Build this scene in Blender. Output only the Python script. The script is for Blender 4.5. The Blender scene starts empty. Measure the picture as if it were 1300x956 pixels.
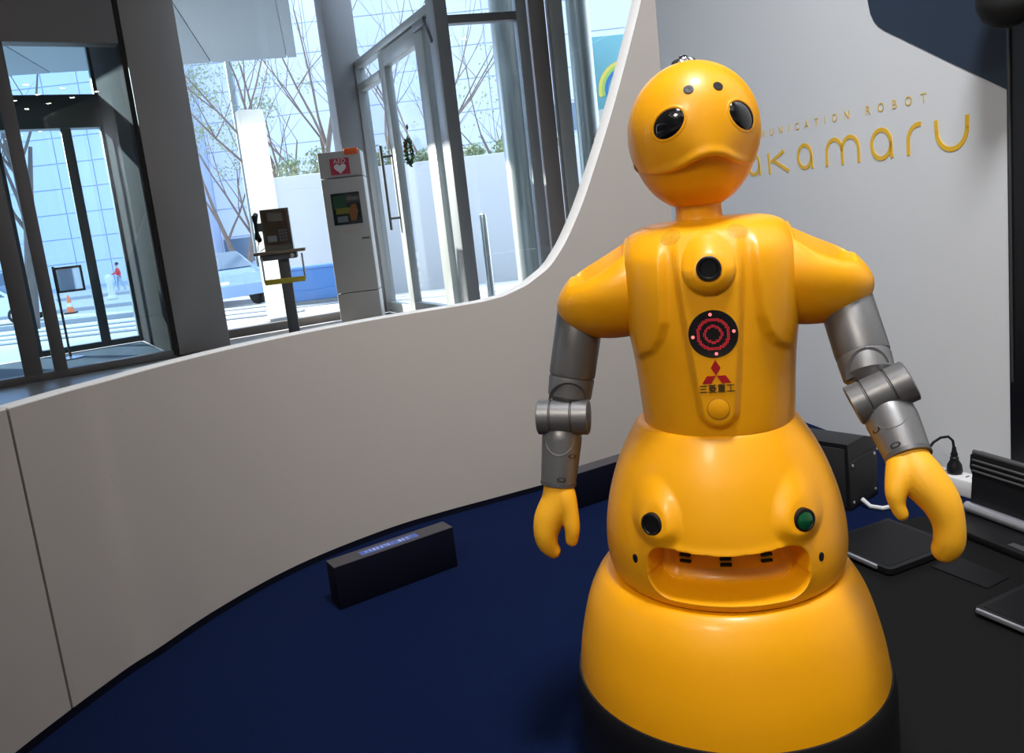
import bpy, bmesh, math, random
import numpy as np
from mathutils import Vector, Matrix
random.seed(7)
R = math.radians
SC = bpy.context.scene
COL = SC.collection

# ------------------------------------------------------------------ camera
cam_d = bpy.data.cameras.new('camera')
cam = bpy.data.objects.new('camera', cam_d)
COL.objects.link(cam)
cam_d.sensor_fit = 'HORIZONTAL'
cam_d.sensor_width = 36.0
cam_d.lens = 1011.0 / 1300.0 * 36.0
cam_d.shift_y = -44.5 / 1300.0
cam_d.clip_start = 0.05
cam_d.clip_end = 400
_p, _r = R(9.1), R(6.4)
_f = Vector((0, math.cos(_p), -math.sin(_p)))
_u0 = Vector((0, math.sin(_p), math.cos(_p)))
_r0 = Vector((1, 0, 0))
_R = _r0 * math.cos(_r) - _u0 * math.sin(_r)
_U = _u0 * math.cos(_r) + _r0 * math.sin(_r)
cam.matrix_world = Matrix(((_R.x, _U.x, -_f.x, 0.0), (_R.y, _U.y, -_f.y, 0.0),
                           (_R.z, _U.z, -_f.z, 0.82), (0, 0, 0, 1)))
SC.camera = cam

# ------------------------------------------------------------------ light and exposure
SC.view_settings.view_transform = 'Standard'
SC.view_settings.look = 'None'
SC.view_settings.gamma = 1.0
SC.view_settings.use_curve_mapping = False
SC.view_settings.exposure = 0.1
SC.cycles.use_denoising = True
SC.cycles.max_bounces = 8
SC.cycles.transparent_max_bounces = 24
SC.cycles.sample_clamp_indirect = 6.0

world = bpy.data.worlds.new('sky')
SC.world = world
world.use_nodes = True
bg = world.node_tree.nodes['Background']
bg.inputs[0].default_value = (0.70, 0.82, 1.0, 1)
bg.inputs[1].default_value = 3.4

sun_d = bpy.data.lights.new('sun', 'SUN')
sun_d.energy = 13.0
sun_d.angle = R(0.7)
sun_d.color = (1.0, 0.93, 0.82)
sun = bpy.data.objects.new('sun', sun_d)
COL.objects.link(sun)
sun.rotation_euler = Vector((0.85, -0.50, -0.28)).to_track_quat('-Z', 'Y').to_euler()


def spot_light(name, loc, target, radius, energy, color, cone):
    d = bpy.data.lights.new(name, 'SPOT')
    d.shadow_soft_size = radius
    d.energy = energy
    d.color = color
    d.spot_size = R(cone)
    d.spot_blend = 1.0
    o = bpy.data.objects.new(name, d)
    COL.objects.link(o)
    o.location = loc
    o.rotation_euler = (Vector(target) - Vector(loc)).to_track_quat('-Z', 'Y').to_euler()
    return o


spot_light('ceiling_spot_front', (-1.1, -1.7, 3.4), (0.40, 1.45, 0.62), 0.42, 255, (1.0, 0.92, 0.83), 66)
spot_light('ceiling_spot_right', (0.45, 0.55, 3.4), (1.10, 2.0, 0.75), 0.28, 440, (0.94, 0.96, 1.0), 96)


# ------------------------------------------------------------------ materials
def mat(name, col, rough=0.5, metal=0.0, coat=0.0, noise=0.0, nscale=40.0, bump=0.0, bscale=200.0,
        emit=None, estr=0.0, spec=0.5, col2=None):
    m = bpy.data.materials.new(name)
    m.use_nodes = True
    nt = m.node_tree
    b = nt.nodes['Principled BSDF']
    b.inputs['Roughness'].default_value = rough
    b.inputs['Metallic'].default_value = metal
    b.inputs['Coat Weight'].default_value = coat
    b.inputs['Coat Roughness'].default_value = 0.12
    b.inputs['Specular IOR Level'].default_value = spec
    c1 = (*col, 1)
    b.inputs['Base Color'].default_value = c1
    if noise > 0 or col2:
        tc = nt.nodes.new('ShaderNodeTexCoord')
        n = nt.nodes.new('ShaderNodeTexNoise')
        n.inputs['Scale'].default_value = nscale
        n.inputs['Detail'].default_value = 5
        nt.links.new(tc.outputs['Object'], n.inputs['Vector'])
        mx = nt.nodes.new('ShaderNodeMix')
        mx.data_type = 'RGBA'
        mx.inputs[6].default_value = c1
        mx.inputs[7].default_value = (*col2, 1) if col2 else tuple(max(0, v * (1 - noise)) for v in col) + (1,)
        nt.links.new(n.outputs['Fac'], mx.inputs[0])
        nt.links.new(mx.outputs[2], b.inputs['Base Color'])
    if bump > 0:
        tc = nt.nodes.new('ShaderNodeTexCoord')
        n = nt.nodes.new('ShaderNodeTexNoise')
        n.inputs['Scale'].default_value = bscale
        nt.links.new(tc.outputs['Object'], n.inputs['Vector'])
        bp = nt.nodes.new('ShaderNodeBump')
        bp.inputs['Strength'].default_value = bump
        bp.inputs['Distance'].default_value = 0.002
        nt.links.new(n.outputs['Fac'], bp.inputs['Height'])
        nt.links.new(bp.outputs['Normal'], b.inputs['Normal'])
    if emit:
        b.inputs['Emission Color'].default_value = (*emit, 1)
        b.inputs['Emission Strength'].default_value = estr
    return m


def glass_mat(name, tint, gloss=0.08, rough=0.0):
    m = bpy.data.materials.new(name)
    m.use_nodes = True
    nt = m.node_tree
    nt.nodes.clear()
    out = nt.nodes.new('ShaderNodeOutputMaterial')
    tr = nt.nodes.new('ShaderNodeBsdfTransparent')
    tr.inputs[0].default_value = (*tint, 1)
    gl = nt.nodes.new('ShaderNodeBsdfGlossy')
    gl.inputs['Roughness'].default_value = rough
    lw = nt.nodes.new('ShaderNodeLayerWeight')
    pw = nt.nodes.new('ShaderNodeMath')
    pw.operation = 'POWER'
    pw.inputs[1].default_value = 4.0
    nt.links.new(lw.outputs['Facing'], pw.inputs[0])
    ml = nt.nodes.new('ShaderNodeMath')
    ml.operation = 'MULTIPLY_ADD'
    ml.inputs[1].default_value = 0.35
    ml.inputs[2].default_value = 0.02 + gloss * 0.2
    nt.links.new(pw.outputs[0], ml.inputs[0])
    mx = nt.nodes.new('ShaderNodeMixShader')
    nt.links.new(ml.outputs[0], mx.inputs[0])
    nt.links.new(tr.outputs[0], mx.inputs[1])
    nt.links.new(gl.outputs[0], mx.inputs[2])
    nt.links.new(mx.outputs[0], out.inputs[0])
    return m


def translucent_mat(name, col, k):
    m = bpy.data.materials.new(name)
    m.use_nodes = True
    nt = m.node_tree
    nt.nodes.clear()
    out = nt.nodes.new('ShaderNodeOutputMaterial')
    a = nt.nodes.new('ShaderNodeBsdfDiffuse')
    b = nt.nodes.new('ShaderNodeBsdfTranslucent')
    a.inputs[0].default_value = b.inputs[0].default_value = (*col, 1)
    mx = nt.nodes.new('ShaderNodeMixShader')
    mx.inputs[0].default_value = k
    nt.links.new(a.outputs[0], mx.inputs[1])
    nt.links.new(b.outputs[0], mx.inputs[2])
    nt.links.new(mx.outputs[0], out.inputs[0])
    return m


M = {}
M['yellow'] = mat('yellow_plastic', (0.90, 0.385, 0.0015), 0.40, coat=0.12, spec=0.4)
M['rubber_yellow'] = mat('yellow_rubber', (0.90, 0.42, 0.008), 0.58, noise=0.06, nscale=30)
M['seam'] = mat('dark_amber_seam', (0.32, 0.13, 0.004), 0.6)
M['black_gloss'] = mat('black_gloss', (0.004, 0.004, 0.005), 0.06, coat=0.6)
M['black'] = mat('black_plastic', (0.008, 0.008, 0.009), 0.42, spec=0.3)
M['black_matte'] = mat('black_matte', (0.010, 0.010, 0.010), 0.75)
M['green_lens'] = mat('green_lens', (0.004, 0.10, 0.035), 0.12, coat=0.6)
M['silver'] = mat('silver_paint', (0.185, 0.183, 0.185), 0.40, metal=0.55, noise=0.05, nscale=500)
M['silver_dark'] = mat('silver_paint_dark', (0.105, 0.104, 0.106), 0.45, metal=0.45)
M['red_print'] = mat('red_print', (0.42, 0.008, 0.012), 0.4)
M['black_print'] = mat('black_print', (0.015, 0.013, 0.012), 0.5)
M['led'] = mat('red_led', (0.5, 0.01, 0.02), 0.5, emit=(1.0, 0.03, 0.06), estr=0.42)
M['led_hot'] = mat('red_led_bright', (0.6, 0.05, 0.05), 0.5, emit=(1.0, 0.16, 0.15), estr=1.8)
M['chrome'] = mat('chrome', (0.72, 0.72, 0.74), 0.16, metal=1.0)
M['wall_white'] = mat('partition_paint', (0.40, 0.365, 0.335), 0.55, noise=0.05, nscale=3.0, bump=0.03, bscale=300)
M['rim_white_lit'] = mat('partition_edge_lit_paint', (0.80, 0.79, 0.77), 0.5)  # white edge paint, with window daylight on the rim put into its colour
M['wall_right'] = mat('display_wall_paint', (0.72, 0.735, 0.75), 0.5, noise=0.03, nscale=2.0)
M['navy_print'] = mat('navy_graphic', (0.018, 0.032, 0.058), 0.5)
M['logo'] = mat('logo_yellow', (0.80, 0.47, 0.02), 0.45)
M['logo_thin'] = mat('logo_thin', (0.74, 0.50, 0.10), 0.45)
M['carpet'] = mat('navy_carpet', (0.0022, 0.0095, 0.050), 0.95, noise=0.45, nscale=260, bump=0.6, bscale=900, spec=0.1)
M['navy_block'] = mat('navy_block', (0.0025, 0.003, 0.009), 0.7, spec=0.08)
M['block_label'] = mat('block_label', (0.07, 0.12, 0.38), 0.4)
M['block_marks'] = mat('block_marks', (0.50, 0.55, 0.80), 0.4)
M['mat_dark'] = mat('dark_mat', (0.0075, 0.0075, 0.0075), 0.62, noise=0.2, nscale=120, spec=0.1)
M['sheet'] = mat('thin_sheet', (0.006, 0.006, 0.007), 0.45, spec=0.2)
M['alu'] = mat('aluminium', (0.66, 0.66, 0.72), 0.30, metal=0.8)
M['white_plastic'] = mat('white_plastic', (0.66, 0.66, 0.66), 0.4)
M['lobby_floor'] = mat('lobby_stone', (0.36, 0.35, 0.34), 0.3, noise=0.15, nscale=6)
M['ceil'] = mat('ceiling_paint', (0.55, 0.54, 0.52), 0.8)
M['dark_wall'] = mat('hall_wall_paint', (0.30, 0.29, 0.28), 0.7)
M['brown_metal'] = mat('brown_grey_cladding', (0.34, 0.305, 0.295), 0.42, metal=0.3, noise=0.08, nscale=3)
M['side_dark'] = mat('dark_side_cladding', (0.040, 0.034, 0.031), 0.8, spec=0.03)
M['brown_dark'] = mat('dark_bronze_frame', (0.18, 0.16, 0.152), 0.42, metal=0.35)
M['teal_frame'] = mat('grey_teal_frame', (0.12, 0.155, 0.165), 0.4, metal=0.3)
M['grey_frame'] = mat('grey_window_frame', (0.21, 0.21, 0.225), 0.42, metal=0.3)
M['door_frame'] = mat('pale_door_frame', (0.44, 0.465, 0.47), 0.38, metal=0.2)
M['door_edge'] = mat('grey_door_edge', (0.36, 0.38, 0.40), 0.4, metal=0.3)
M['steel'] = mat('brushed_steel', (0.46, 0.50, 0.50), 0.30, metal=0.85, noise=0.06, nscale=8)
M['glass'] = glass_mat('window_glass', (0.93, 0.97, 0.98))
M['glass_teal'] = glass_mat('tinted_glass', (0.74, 0.86, 0.94), 0.12)
M['vest_mat'] = mat('entrance_mat', (0.045, 0.085, 0.13), 0.6, noise=0.3, nscale=60)
M['ground'] = mat('paving', (0.60, 0.58, 0.57), 0.8, noise=0.2, nscale=1.2)
M['kerb'] = mat('kerb_stone', (0.34, 0.35, 0.38), 0.8)
M['dark_band'] = mat('dark_ground_band', (0.24, 0.26, 0.30), 0.8)
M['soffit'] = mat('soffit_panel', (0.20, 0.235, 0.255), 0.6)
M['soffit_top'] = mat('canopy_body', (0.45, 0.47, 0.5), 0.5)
M['pylon'] = translucent_mat('pylon_glare', (0.90, 0.90, 0.88), 0.6)  # sun glare put into the material: translucent, so the sun behind makes it glow
M['garden_wall'] = mat('garden_wall', (0.46, 0.48, 0.51), 0.8, noise=0.08, nscale=1.0)
M['leaf'] = mat('leaves', (0.14, 0.20, 0.11), 0.6, col2=(0.28, 0.33, 0.18), nscale=2.0)
M['bark'] = mat('bark', (0.16, 0.125, 0.11), 0.85, noise=0.3, nscale=6)
M['tile'] = mat('facade_tile', (0.52, 0.59, 0.76), 0.6, noise=0.06, nscale=0.4)
M['tile_joint'] = mat('facade_joint', (0.41, 0.49, 0.66), 0.8)
M['bldg_glass'] = mat('far_window_glass', (0.10, 0.15, 0.22), 0.15)
M['bldg2'] = mat('far_facade_grey', (0.44, 0.50, 0.60), 0.7)
M['blue_bin'] = mat('blue_bin', (0.015, 0.15, 0.44), 0.45)
M['bin_dark'] = mat('bin_base', (0.09, 0.13, 0.16), 0.6)
M['car_white'] = mat('white_car_paint', (0.72, 0.74, 0.78), 0.25, coat=0.6)
M['car_blue'] = mat('silver_blue_car_paint', (0.20, 0.32, 0.52), 0.25, coat=0.6)
M['tyre'] = mat('tyre', (0.015, 0.015, 0.016), 0.8)
M['orange'] = mat('orange_cone', (0.85, 0.20, 0.06), 0.5)
M['red_coat'] = mat('red_jacket', (0.70, 0.05, 0.05), 0.7)
M['grey_cloth'] = mat('pale_trousers', (0.36, 0.40, 0.48), 0.8)
M['skin'] = mat('skin', (0.50, 0.32, 0.24), 0.6)
M['hair'] = mat('dark_hair', (0.02, 0.018, 0.018), 0.6)
M['aed_body'] = mat('cabinet_paint', (0.46, 0.43, 0.41), 0.45)
M['aed_red'] = mat('cabinet_red', (0.48, 0.03, 0.07), 0.4)
M['aed_orange'] = mat('beacon_orange', (0.85, 0.12, 0.02), 0.35)
M['heart'] = mat('cabinet_white_print', (0.72, 0.68, 0.68), 0.5)
M['pic_dark'] = mat('cabinet_window', (0.012, 0.018, 0.022), 0.15)
M['pic_green'] = mat('poster_green', (0.015, 0.07, 0.03), 0.4)
M['pic_yellow'] = mat('poster_yellow', (0.17, 0.16, 0.02), 0.4)
M['pic_orange'] = mat('poster_orange', (0.22, 0.08, 0.02), 0.4)
M['print_grey'] = mat('fine_print', (0.30, 0.28, 0.28), 0.6)
M['print_tan'] = mat('fine_print_tan', (0.50, 0.36, 0.26), 0.6)
M['phone'] = mat('telephone_body', (0.03, 0.025, 0.022), 0.25, coat=0.3)
M['phone_face'] = mat('telephone_face', (0.085, 0.052, 0.036), 0.5, spec=0.2)
M['phone_lcd'] = mat('telephone_display', (0.16, 0.18, 0.20), 0.2)
M['shelf'] = mat('shelf_board', (0.22, 0.15, 0.10), 0.4)
M['post'] = mat('stand_post', (0.13, 0.13, 0.14), 0.4, metal=0.3)
M['yellow_bar'] = mat('yellow_rail', (0.55, 0.42, 0.03), 0.5)
M['poster_teal'] = mat('poster_teal', (0.16, 0.42, 0.50), 0.5)
M['poster_b'] = mat('poster_blue', (0.05, 0.20, 0.55), 0.5)
M['poster_g'] = mat('poster_lime', (0.35, 0.60, 0.15), 0.5)
M['poster_y'] = mat('poster_gold', (0.80, 0.66, 0.12), 0.5)
M['poster_w'] = mat('poster_white', (0.55, 0.60, 0.60), 0.5)
M['sign_face'] = translucent_mat('sign_face', (0.72, 0.80, 0.90), 0.6)
M['wreath_green'] = mat('wreath_green', (0.05, 0.11, 0.03), 0.7)
M['wreath_red'] = mat('wreath_red', (0.40, 0.05, 0.02), 0.6)
M['downlight'] = mat('downlight', (1, 1, 1), 0.5, emit=(1.0, 0.93, 0.82), estr=45.0)
M['red_spot'] = mat('red_indicator', (0.5, 0.02, 0.02), 0.5, emit=(1, 0.05, 0.05), estr=1.2)


# ------------------------------------------------------------------ mesh helpers
def finish(name, verts, faces, m, parent=None, angle=35, loc=None, rotz=None):
    me = bpy.data.meshes.new(name)
    me.from_pydata([tuple(map(float, v)) for v in verts], [], faces)
    bm = bmesh.new()
    bm.from_mesh(me)
    bmesh.ops.recalc_face_normals(bm, faces=bm.faces)
    bm.to_mesh(me)
    bm.free()
    if angle is not None:
        me.polygons.foreach_set('use_smooth', [True] * len(me.polygons))
        me.set_sharp_from_angle(angle=R(angle))
    me.materials.append(m)
    o = bpy.data.objects.new(name, me)
    COL.objects.link(o)
    if parent is not None:
        o.parent = parent
    if loc is not None:
        o.location = loc
    if rotz is not None:
        o.rotation_euler = (0, 0, rotz)
    return o


class MB:
    """collects shapes that belong to ONE mesh"""

    def __init__(s, fr=None):
        s.v, s.f, s.fr = [], [], fr

    def add(s, vs, fs):
        k = len(s.v)
        if s.fr:
            vs = [s.fr(*p) for p in vs]
        s.v += [tuple(p) for p in vs]
        s.f += [tuple(i + k for i in q) for q in fs]
        return s

    def box(s, x0, x1, y0, y1, z0, z1):
        vs = [(x0, y0, z0), (x1, y0, z0), (x1, y1, z0), (x0, y1, z0), (x0, y0, z1), (x1, y0, z1), (x1, y1, z1), (x0, y1, z1)]
        return s.add(vs, [(0, 3, 2, 1), (4, 5, 6, 7), (0, 1, 5, 4), (1, 2, 6, 5), (2, 3, 7, 6), (3, 0, 4, 7)])

    def bbox(s, x0, x1, y0, y1, z0, z1, b=0.003):
        """box with chamfered edges"""
        bm = bmesh.new()
        bmesh.ops.create_cube(bm, size=1.0)
        for v in bm.verts:
            v.co = Vector(((x0 + x1) / 2 + v.co.x * (x1 - x0), (y0 + y1) / 2 + v.co.y * (y1 - y0), (z0 + z1) / 2 + v.co.z * (z1 - z0)))
        bmesh.ops.bevel(bm, geom=bm.edges[:], offset=b, segments=2, profile=0.5, affect='EDGES')
        bm.verts.index_update()
        s.add([v.co[:] for v in bm.verts], [tuple(v.index for v in f.verts) for f in bm.faces])
        bm.free()
        return s

    def rings(s, rings, cap0=True, cap1=True, closed=True):
        n = len(rings[0])
        vs = [p for r in rings for p in r]
        fs = []
        for i in range(len(rings) - 1):
            for j in range(n if closed else n - 1):
                a = i * n + j
                b = i * n + (j + 1) % n
                fs.append((a, b, b + n, a + n))
        if cap0:
            fs.append(tuple(range(n - 1, -1, -1)))
        if cap1:
            fs.append(tuple(range((len(rings) - 1) * n, len(rings) * n)))
        return s.add(vs, fs)

    def tube(s, pts, rad, n=12, caps=True, flat=1.0):
        pts = [Vector(p) for p in pts]
        if not hasattr(rad, '__len__'):
            rad = [rad] * len(pts)
        tans = []
        for i in range(len(pts)):
            a = pts[max(i - 1, 0)]
            b = pts[min(i + 1, len(pts) - 1)]
            d = b - a
            if d.length < 1e-7:
                d = tans[-1] if tans else Vector((0, 0, 1))
            tans.append(d.normalized())
        ref = Vector((0, 0, 1)) if abs(tans[0].z) < 0.9 else Vector((0, 1, 0))
        u = (ref - tans[0] * ref.dot(tans[0])).normalized()
        rs = []
        for i, p in enumerate(pts):
            t = tans[i]
            u = (u - t * u.dot(t)).normalized()
            w = t.cross(u)
            rs.append([tuple(p + (u * math.cos(2 * math.pi * k / n) + w * flat * math.sin(2 * math.pi * k / n)) * rad[i]) for k in range(n)])
        return s.rings(rs, caps, caps)

    def lathe(s, prof, n=48, c=(0, 0, 0)):
        """prof: (r, z) from bottom to top about a vertical axis"""
        rs = [[(c[0] + r * math.cos(2 * math.pi * k / n), c[1] + r * math.sin(2 * math.pi * k / n), c[2] + z) for k in range(n)] for r, z in prof]
        return s.rings(rs)

    def disc_at(s, p, nrm, prof, n=32, ax=None, sx=1.0, sy=1.0):
        """prof: (r, h) lathed about direction nrm through p"""
        p, w = Vector(p), Vector(nrm).normalized()
        a = Vector(ax) if ax is not None else (Vector((0, 0, 1)) if abs(w.z) < 0.9 else Vector((1, 0, 0)))
        u = (a - w * a.dot(w)).normalized()
        v = w.cross(u)
        rs = [[tuple(p + u * (r * sx * math.cos(2 * math.pi * k / n)) + v * (r * sy * math.sin(2 * math.pi * k / n)) + w * h) for k in range(n)] for r, h in prof]
        return s.rings(rs)

    def prism(s, poly, h0, h1, fn):
        """2-D polygon extruded between h0 and h1; fn(a, b, h) gives the point"""
        n = len(poly)
        vs = [fn(a, b, h0) for a, b in poly] + [fn(a, b, h1) for a, b in poly]
        fs = [tuple(range(n - 1, -1, -1)), tuple(range(n, 2 * n))]
        fs += [(i, (i + 1) % n, (i + 1) % n + n, i + n) for i in range(n)]
        return s.add(vs, fs)

    def stroke(s, pts, w, h0, h1, fn):
        """a flat ribbon of width w along 2-D points, extruded"""
        L, Rr = [], []
        for i, p in enumerate(pts):
            a = pts[max(i - 1, 0)]
            b = pts[min(i + 1, len(pts) - 1)]
            dx, dy = b[0] - a[0], b[1] - a[1]
            l = math.hypot(dx, dy) or 1
            nx, ny = -dy / l * w / 2, dx / l * w / 2
            L.append((p[0] + nx, p[1] + ny))
            Rr.append((p[0] - nx, p[1] - ny))
        for i in range(len(pts) - 1):
            s.prism([L[i], L[i + 1], Rr[i + 1], Rr[i]], h0, h1, fn)
        return s

    def build(s, name, m, parent=None, angle=35, loc=None, rotz=None):
        return finish(name, s.v, s.f, m, parent, angle, loc, rotz)


def tag(o, label=None, cat=None, group=None, kind=None):
    if label:
        o['label'] = label
    if cat:
        o['category'] = cat
    if group:
        o['group'] = group
    if kind:
        o['kind'] = kind
    return o


def thing(name, label, cat, loc=(0, 0, 0), rotz=0.0, group=None):
    o = bpy.data.objects.new(name, None)
    o.empty_display_size = 0.1
    COL.objects.link(o)
    o.location = loc
    o.rotation_euler = (0, 0, rotz)
    return tag(o, label, cat, group)


def struct_root(name, loc=(0, 0, 0)):
    o = bpy.data.objects.new(name, None)
    COL.objects.link(o)
    o.location = loc
    o['kind'] = 'structure'
    return o


def sstep(a, b, x):
    t = np.clip((x - a) / (b - a), 0, 1)
    return t * t * (3 - 2 * t)


def catmull(rows, n):
    rows = np.array(rows, float)
    k = len(rows)
    out = []
    for u in np.linspace(0, k - 1 - 1e-9, n):
        i = int(u)
        t = u - i
        p0, p1, p2, p3 = rows[max(i - 1, 0)], rows[i], rows[min(i + 1, k - 1)], rows[min(i + 2, k - 1)]
        out.append(0.5 * ((2 * p1) + (-p0 + p2) * t + (2 * p0 - 5 * p1 + 4 * p2 - p3) * t * t + (-p0 + 3 * p1 - 3 * p2 + p3) * t ** 3))
    return np.array(out)


def text_mesh(name, body, size, m, parent, fn, spacing=1.0, align='CENTER', thick=0.0006):
    cu = bpy.data.curves.new('lettering_curve', 'FONT')
    cu.body = body
    cu.size = size
    cu.align_x = align
    cu.space_character = spacing
    cu.extrude = thick / 2
    o = bpy.data.objects.new('lettering_tmp', cu)
    COL.objects.link(o)
    bpy.context.view_layer.update()
    dg = bpy.context.evaluated_depsgraph_get()
    me = bpy.data.meshes.new_from_object(o.evaluated_get(dg))
    bpy.data.objects.remove(o)
    bpy.data.curves.remove(cu)
    vs = [fn(v.co.x, v.co.y, v.co.z) for v in me.vertices]
    fs = [tuple(p.vertices) for p in me.polygons]
    bpy.data.meshes.remove(me)
    return finish(name, vs, fs, m, parent, None)


# ================================================================== SETTING
# carpet and lobby floor
PART = [(-1.045, -0.6), (-1.04, 0.0), (-1.03, .3), (-1.005, .8), (-.925, 1.2), (-.844, 1.452), (-.80, 1.545), (-.735, 1.685), (-.64, 1.835), (-.535, 1.95),
        (-.385, 2.07), (-.25, 2.145), (-.05, 2.235), (.085, 2.30), (.291, 2.43), (.56, 2.60)]
pc = np.array(PART)
plan = catmull(pc, 700)
seg = np.r_[0, np.cumsum(np.linalg.norm(np.diff(plan, axis=0), axis=1))]
# arc length measured from the point (-1.03, 0.3) as in the survey of the photo
s_off = seg[np.argmin(np.linalg.norm(plan - np.array([-1.03, 0.3]), axis=1))]
sl = seg - s_off
WT = [(-2, .586), (2.22, .586), (2.31, .587), (2.377, .593), (2.455, .614), (2.544, .657), (2.61, .723), (2.681, .821), (2.758, .955),
      (2.838, 1.104), (2.921, 1.277), (2.986, 1.42), (3.12, 1.76), (3.32, 2.35), (3.62, 3.3)]
wts, wtz = zip(*WT)


def wall_top(s):
    return np.interp(s, wts, wtz)


tang = np.gradient(plan, axis=0)
tang /= np.linalg.norm(tang, axis=1)[:, None]
nout = np.stack([-tang[:, 1], tang[:, 0]], 1)          # towards the lobby


def partition_panel(name, i0, i1, parent):
    idx = list(range(i0, i1 + 1))
    TH = 0.046
    ztop = np.array([wall_top(sl[i]) for i in idx])
    k = np.ones(9) / 9
    zp = np.r_[[ztop[0]] * 4, ztop, [ztop[-1]] * 4]
    ztop = np.convolve(zp, k, 'valid')
    rings, edge = [], []
    for q, i in enumerate(idx):
        p, n = plan[i], nout[i]
        z = ztop[q]
        b = 0.003
        pr = [(0, 0), (0, z - b), (TH, z - b), (TH, 0)]
        rings.append([(p[0] + n[0] * d, p[1] + n[1] * d, zz) for d, zz in pr])
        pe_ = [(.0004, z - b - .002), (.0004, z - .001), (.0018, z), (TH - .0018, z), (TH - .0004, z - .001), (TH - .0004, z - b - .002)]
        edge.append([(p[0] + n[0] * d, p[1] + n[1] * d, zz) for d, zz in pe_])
    MB().rings(edge).build('lit_edge_band', M['rim_white_lit'], parent, 30)
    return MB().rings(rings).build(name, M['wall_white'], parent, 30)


wl = struct_root('wall_left')
j = int(np.argmin(abs(sl - 1.073)))
partition_panel('panel', 0, j - 1, wl)
partition_panel('panel', j, len(plan) - 1, wl)
# tiny screw-hole marks on the partition face
for (sq, zq) in ((1.25, .40), (1.253, .385), (1.30, .52), (1.22, .55), (2.0, .10)):
    i = int(np.argmin(abs(sl - sq)))
    p, n = plan[i], nout[i]
    MB().disc_at((p[0] - n[0] * .0002, p[1] - n[1] * .0002, zq), (-n[0], -n[1], 0), [(.0016, -.001), (.0016, .0003)], 10).build('screw_hole', M['print_grey'], wl)

bl = struct_root('baseboard_left')
rings = []
for i in range(0, len(plan), 3):
    p, n = plan[i], nout[i]
    rings.append([(p[0] - n[0] * d, p[1] - n[1] * d, z) for d, z in ((-.002, 0.0), (-.002, .0150), (.0015, .0150), (.003, 0.0))])
MB().rings(rings).build('skirting', M['navy_block'], bl)

# floor: carpet inside the partition, stone beyond
cp = [tuple(plan[i]) for i in range(0, len(plan), 6)] + [(0.56, 3.0), (1.0, 3.0), (1.95, -0.6)]
carp = MB().prism(cp, -0.012, 0.0, lambda a, b, h: (a, b, h)).build('floor', M['carpet'], None, None)
carp['kind'] = 'structure'

# facade frames -------------------------------------------------------
e = Vector((.85, .53, 0)).normalized()
mm = Vector((-e.y, e.x, 0))
A0 = Vector((-2.9, 6.14, 0))
S0 = A0 + mm * .58 + e * 2.394
cc = Vector((.433, -.90, 0)).normalized()
cn = Vector((-cc.y, cc.x, 0))
E0 = S0 + cc * 2.07
dd = Vector((.98, .2, 0)).normalized()
dn = Vector((-dd.y, dd.x, 0))


def frame(o, a, b):
    return lambda x, y, z: tuple(o + a * x + b * y + Vector((0, 0, z)))


FA, FC, FD = frame(A0, e, mm), frame(S0, cc, cn), frame(E0, dd, dn)


def fpt(F, s, t):
    p = F(s, t, 0)
    return (p[0], p[1])


lob = [(-8.5, -4.5), (5.2, -4.5), fpt(FD, 5.5, 0), fpt(FD, 0, 0), fpt(FC, 0, 0), fpt(FA, .8, .58), fpt(FA, .27, .5), fpt(FA, .27, 1.75), fpt(FA, -1.2, 1.75),
       fpt(FA, -1.2, .1), fpt(FA, -6.0, .1)]
lf = MB().prism(lob, -0.08, -0.012, lambda a, b, h: (a, b, h)).build('floor_lobby', M['lobby_floor'], None, None)
lf['kind'] = 'structure'
ce = struct_root('ceiling')
MB().prism(lob, 3.6, 3.75, lambda a, b, h: (a, b, h)).build('slab', M['ceil'], ce, None)
db = MB()
for ix in range(9):
    for iy in range(7):
        db.lathe([(.040, 0), (.042, .004)], 10, (-2.4 + ix * .62, -4.2 + iy * .62, 3.594))
db.build('downlights', M['downlight'], ce)['kind'] = 'stuff'

wb = MB().box(-8.6, 5.4, -4.7, -4.5, 0, 3.6).build('wall_back', M['dark_wall'], None, None)
wb['kind'] = 'structure'
ws = MB().box(-8.7, -8.5, -4.5, 2.6, 0, 3.6).build('wall_side', M['dark_wall'], None, None)
ws['kind'] = 'structure'
we = MB().box(5.2, 5.4, -4.5, 7.2, 0, 3.6).build('wall_far', M['dark_wall'], None, None)
we['kind'] = 'structure'

# right display wall ---------------------------------------------------
WA = 1.58
wd = Vector((.2219, -.9751, 0)).normalized()          # along the wall towards the camera
wn = Vector((-.9751, -.2219, 0)).normalized()        # out of the wall, into the room
W0 = Vector((WA, 0, 0))


def FW(t, z, h=0.0):                                   # t along the wall, z up, h out of the wall
    return tuple(W0 + wd * t + wn * h + Vector((0, 0, z)))


wr = struct_root('wall_right')
MB().prism([(-3.78, 0), (0.9, 0), (0.9, 3.2), (-3.78, 3.2)], -.09, 0, lambda a, b, h: FW(a, b, h)).build('panel', M['wall_right'], wr, None)
# navy graphic with its rounded corner
nav = [(-2.327, 3.0), (-2.327, 1.32), (-2.3235, 1.28), (-2.314, 1.243), (-2.301, 1.220), (-2.283, 1.2015), (-2.257, 1.184), (-2.219, 1.163),
       (-2.07, 1.0785), (-1.873, .968), (-1.6, .815), (-1.6, 3.0)]
MB().prism(nav, 0, .0012, lambda a, b, h: FW(a, b, h)).build('navy_graphic', M['navy_print'], wr, None)
# logo letters
LW = 0.0118


def arc(cx, cy, r, a0, a1, n=28, ry=None):
    ry = ry or r
    return [(cx + r * math.cos(R(a0 + (a1 - a0) * i / n)), cy + ry * math.sin(R(a0 + (a1 - a0) * i / n))) for i in range(n + 1)]


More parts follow.
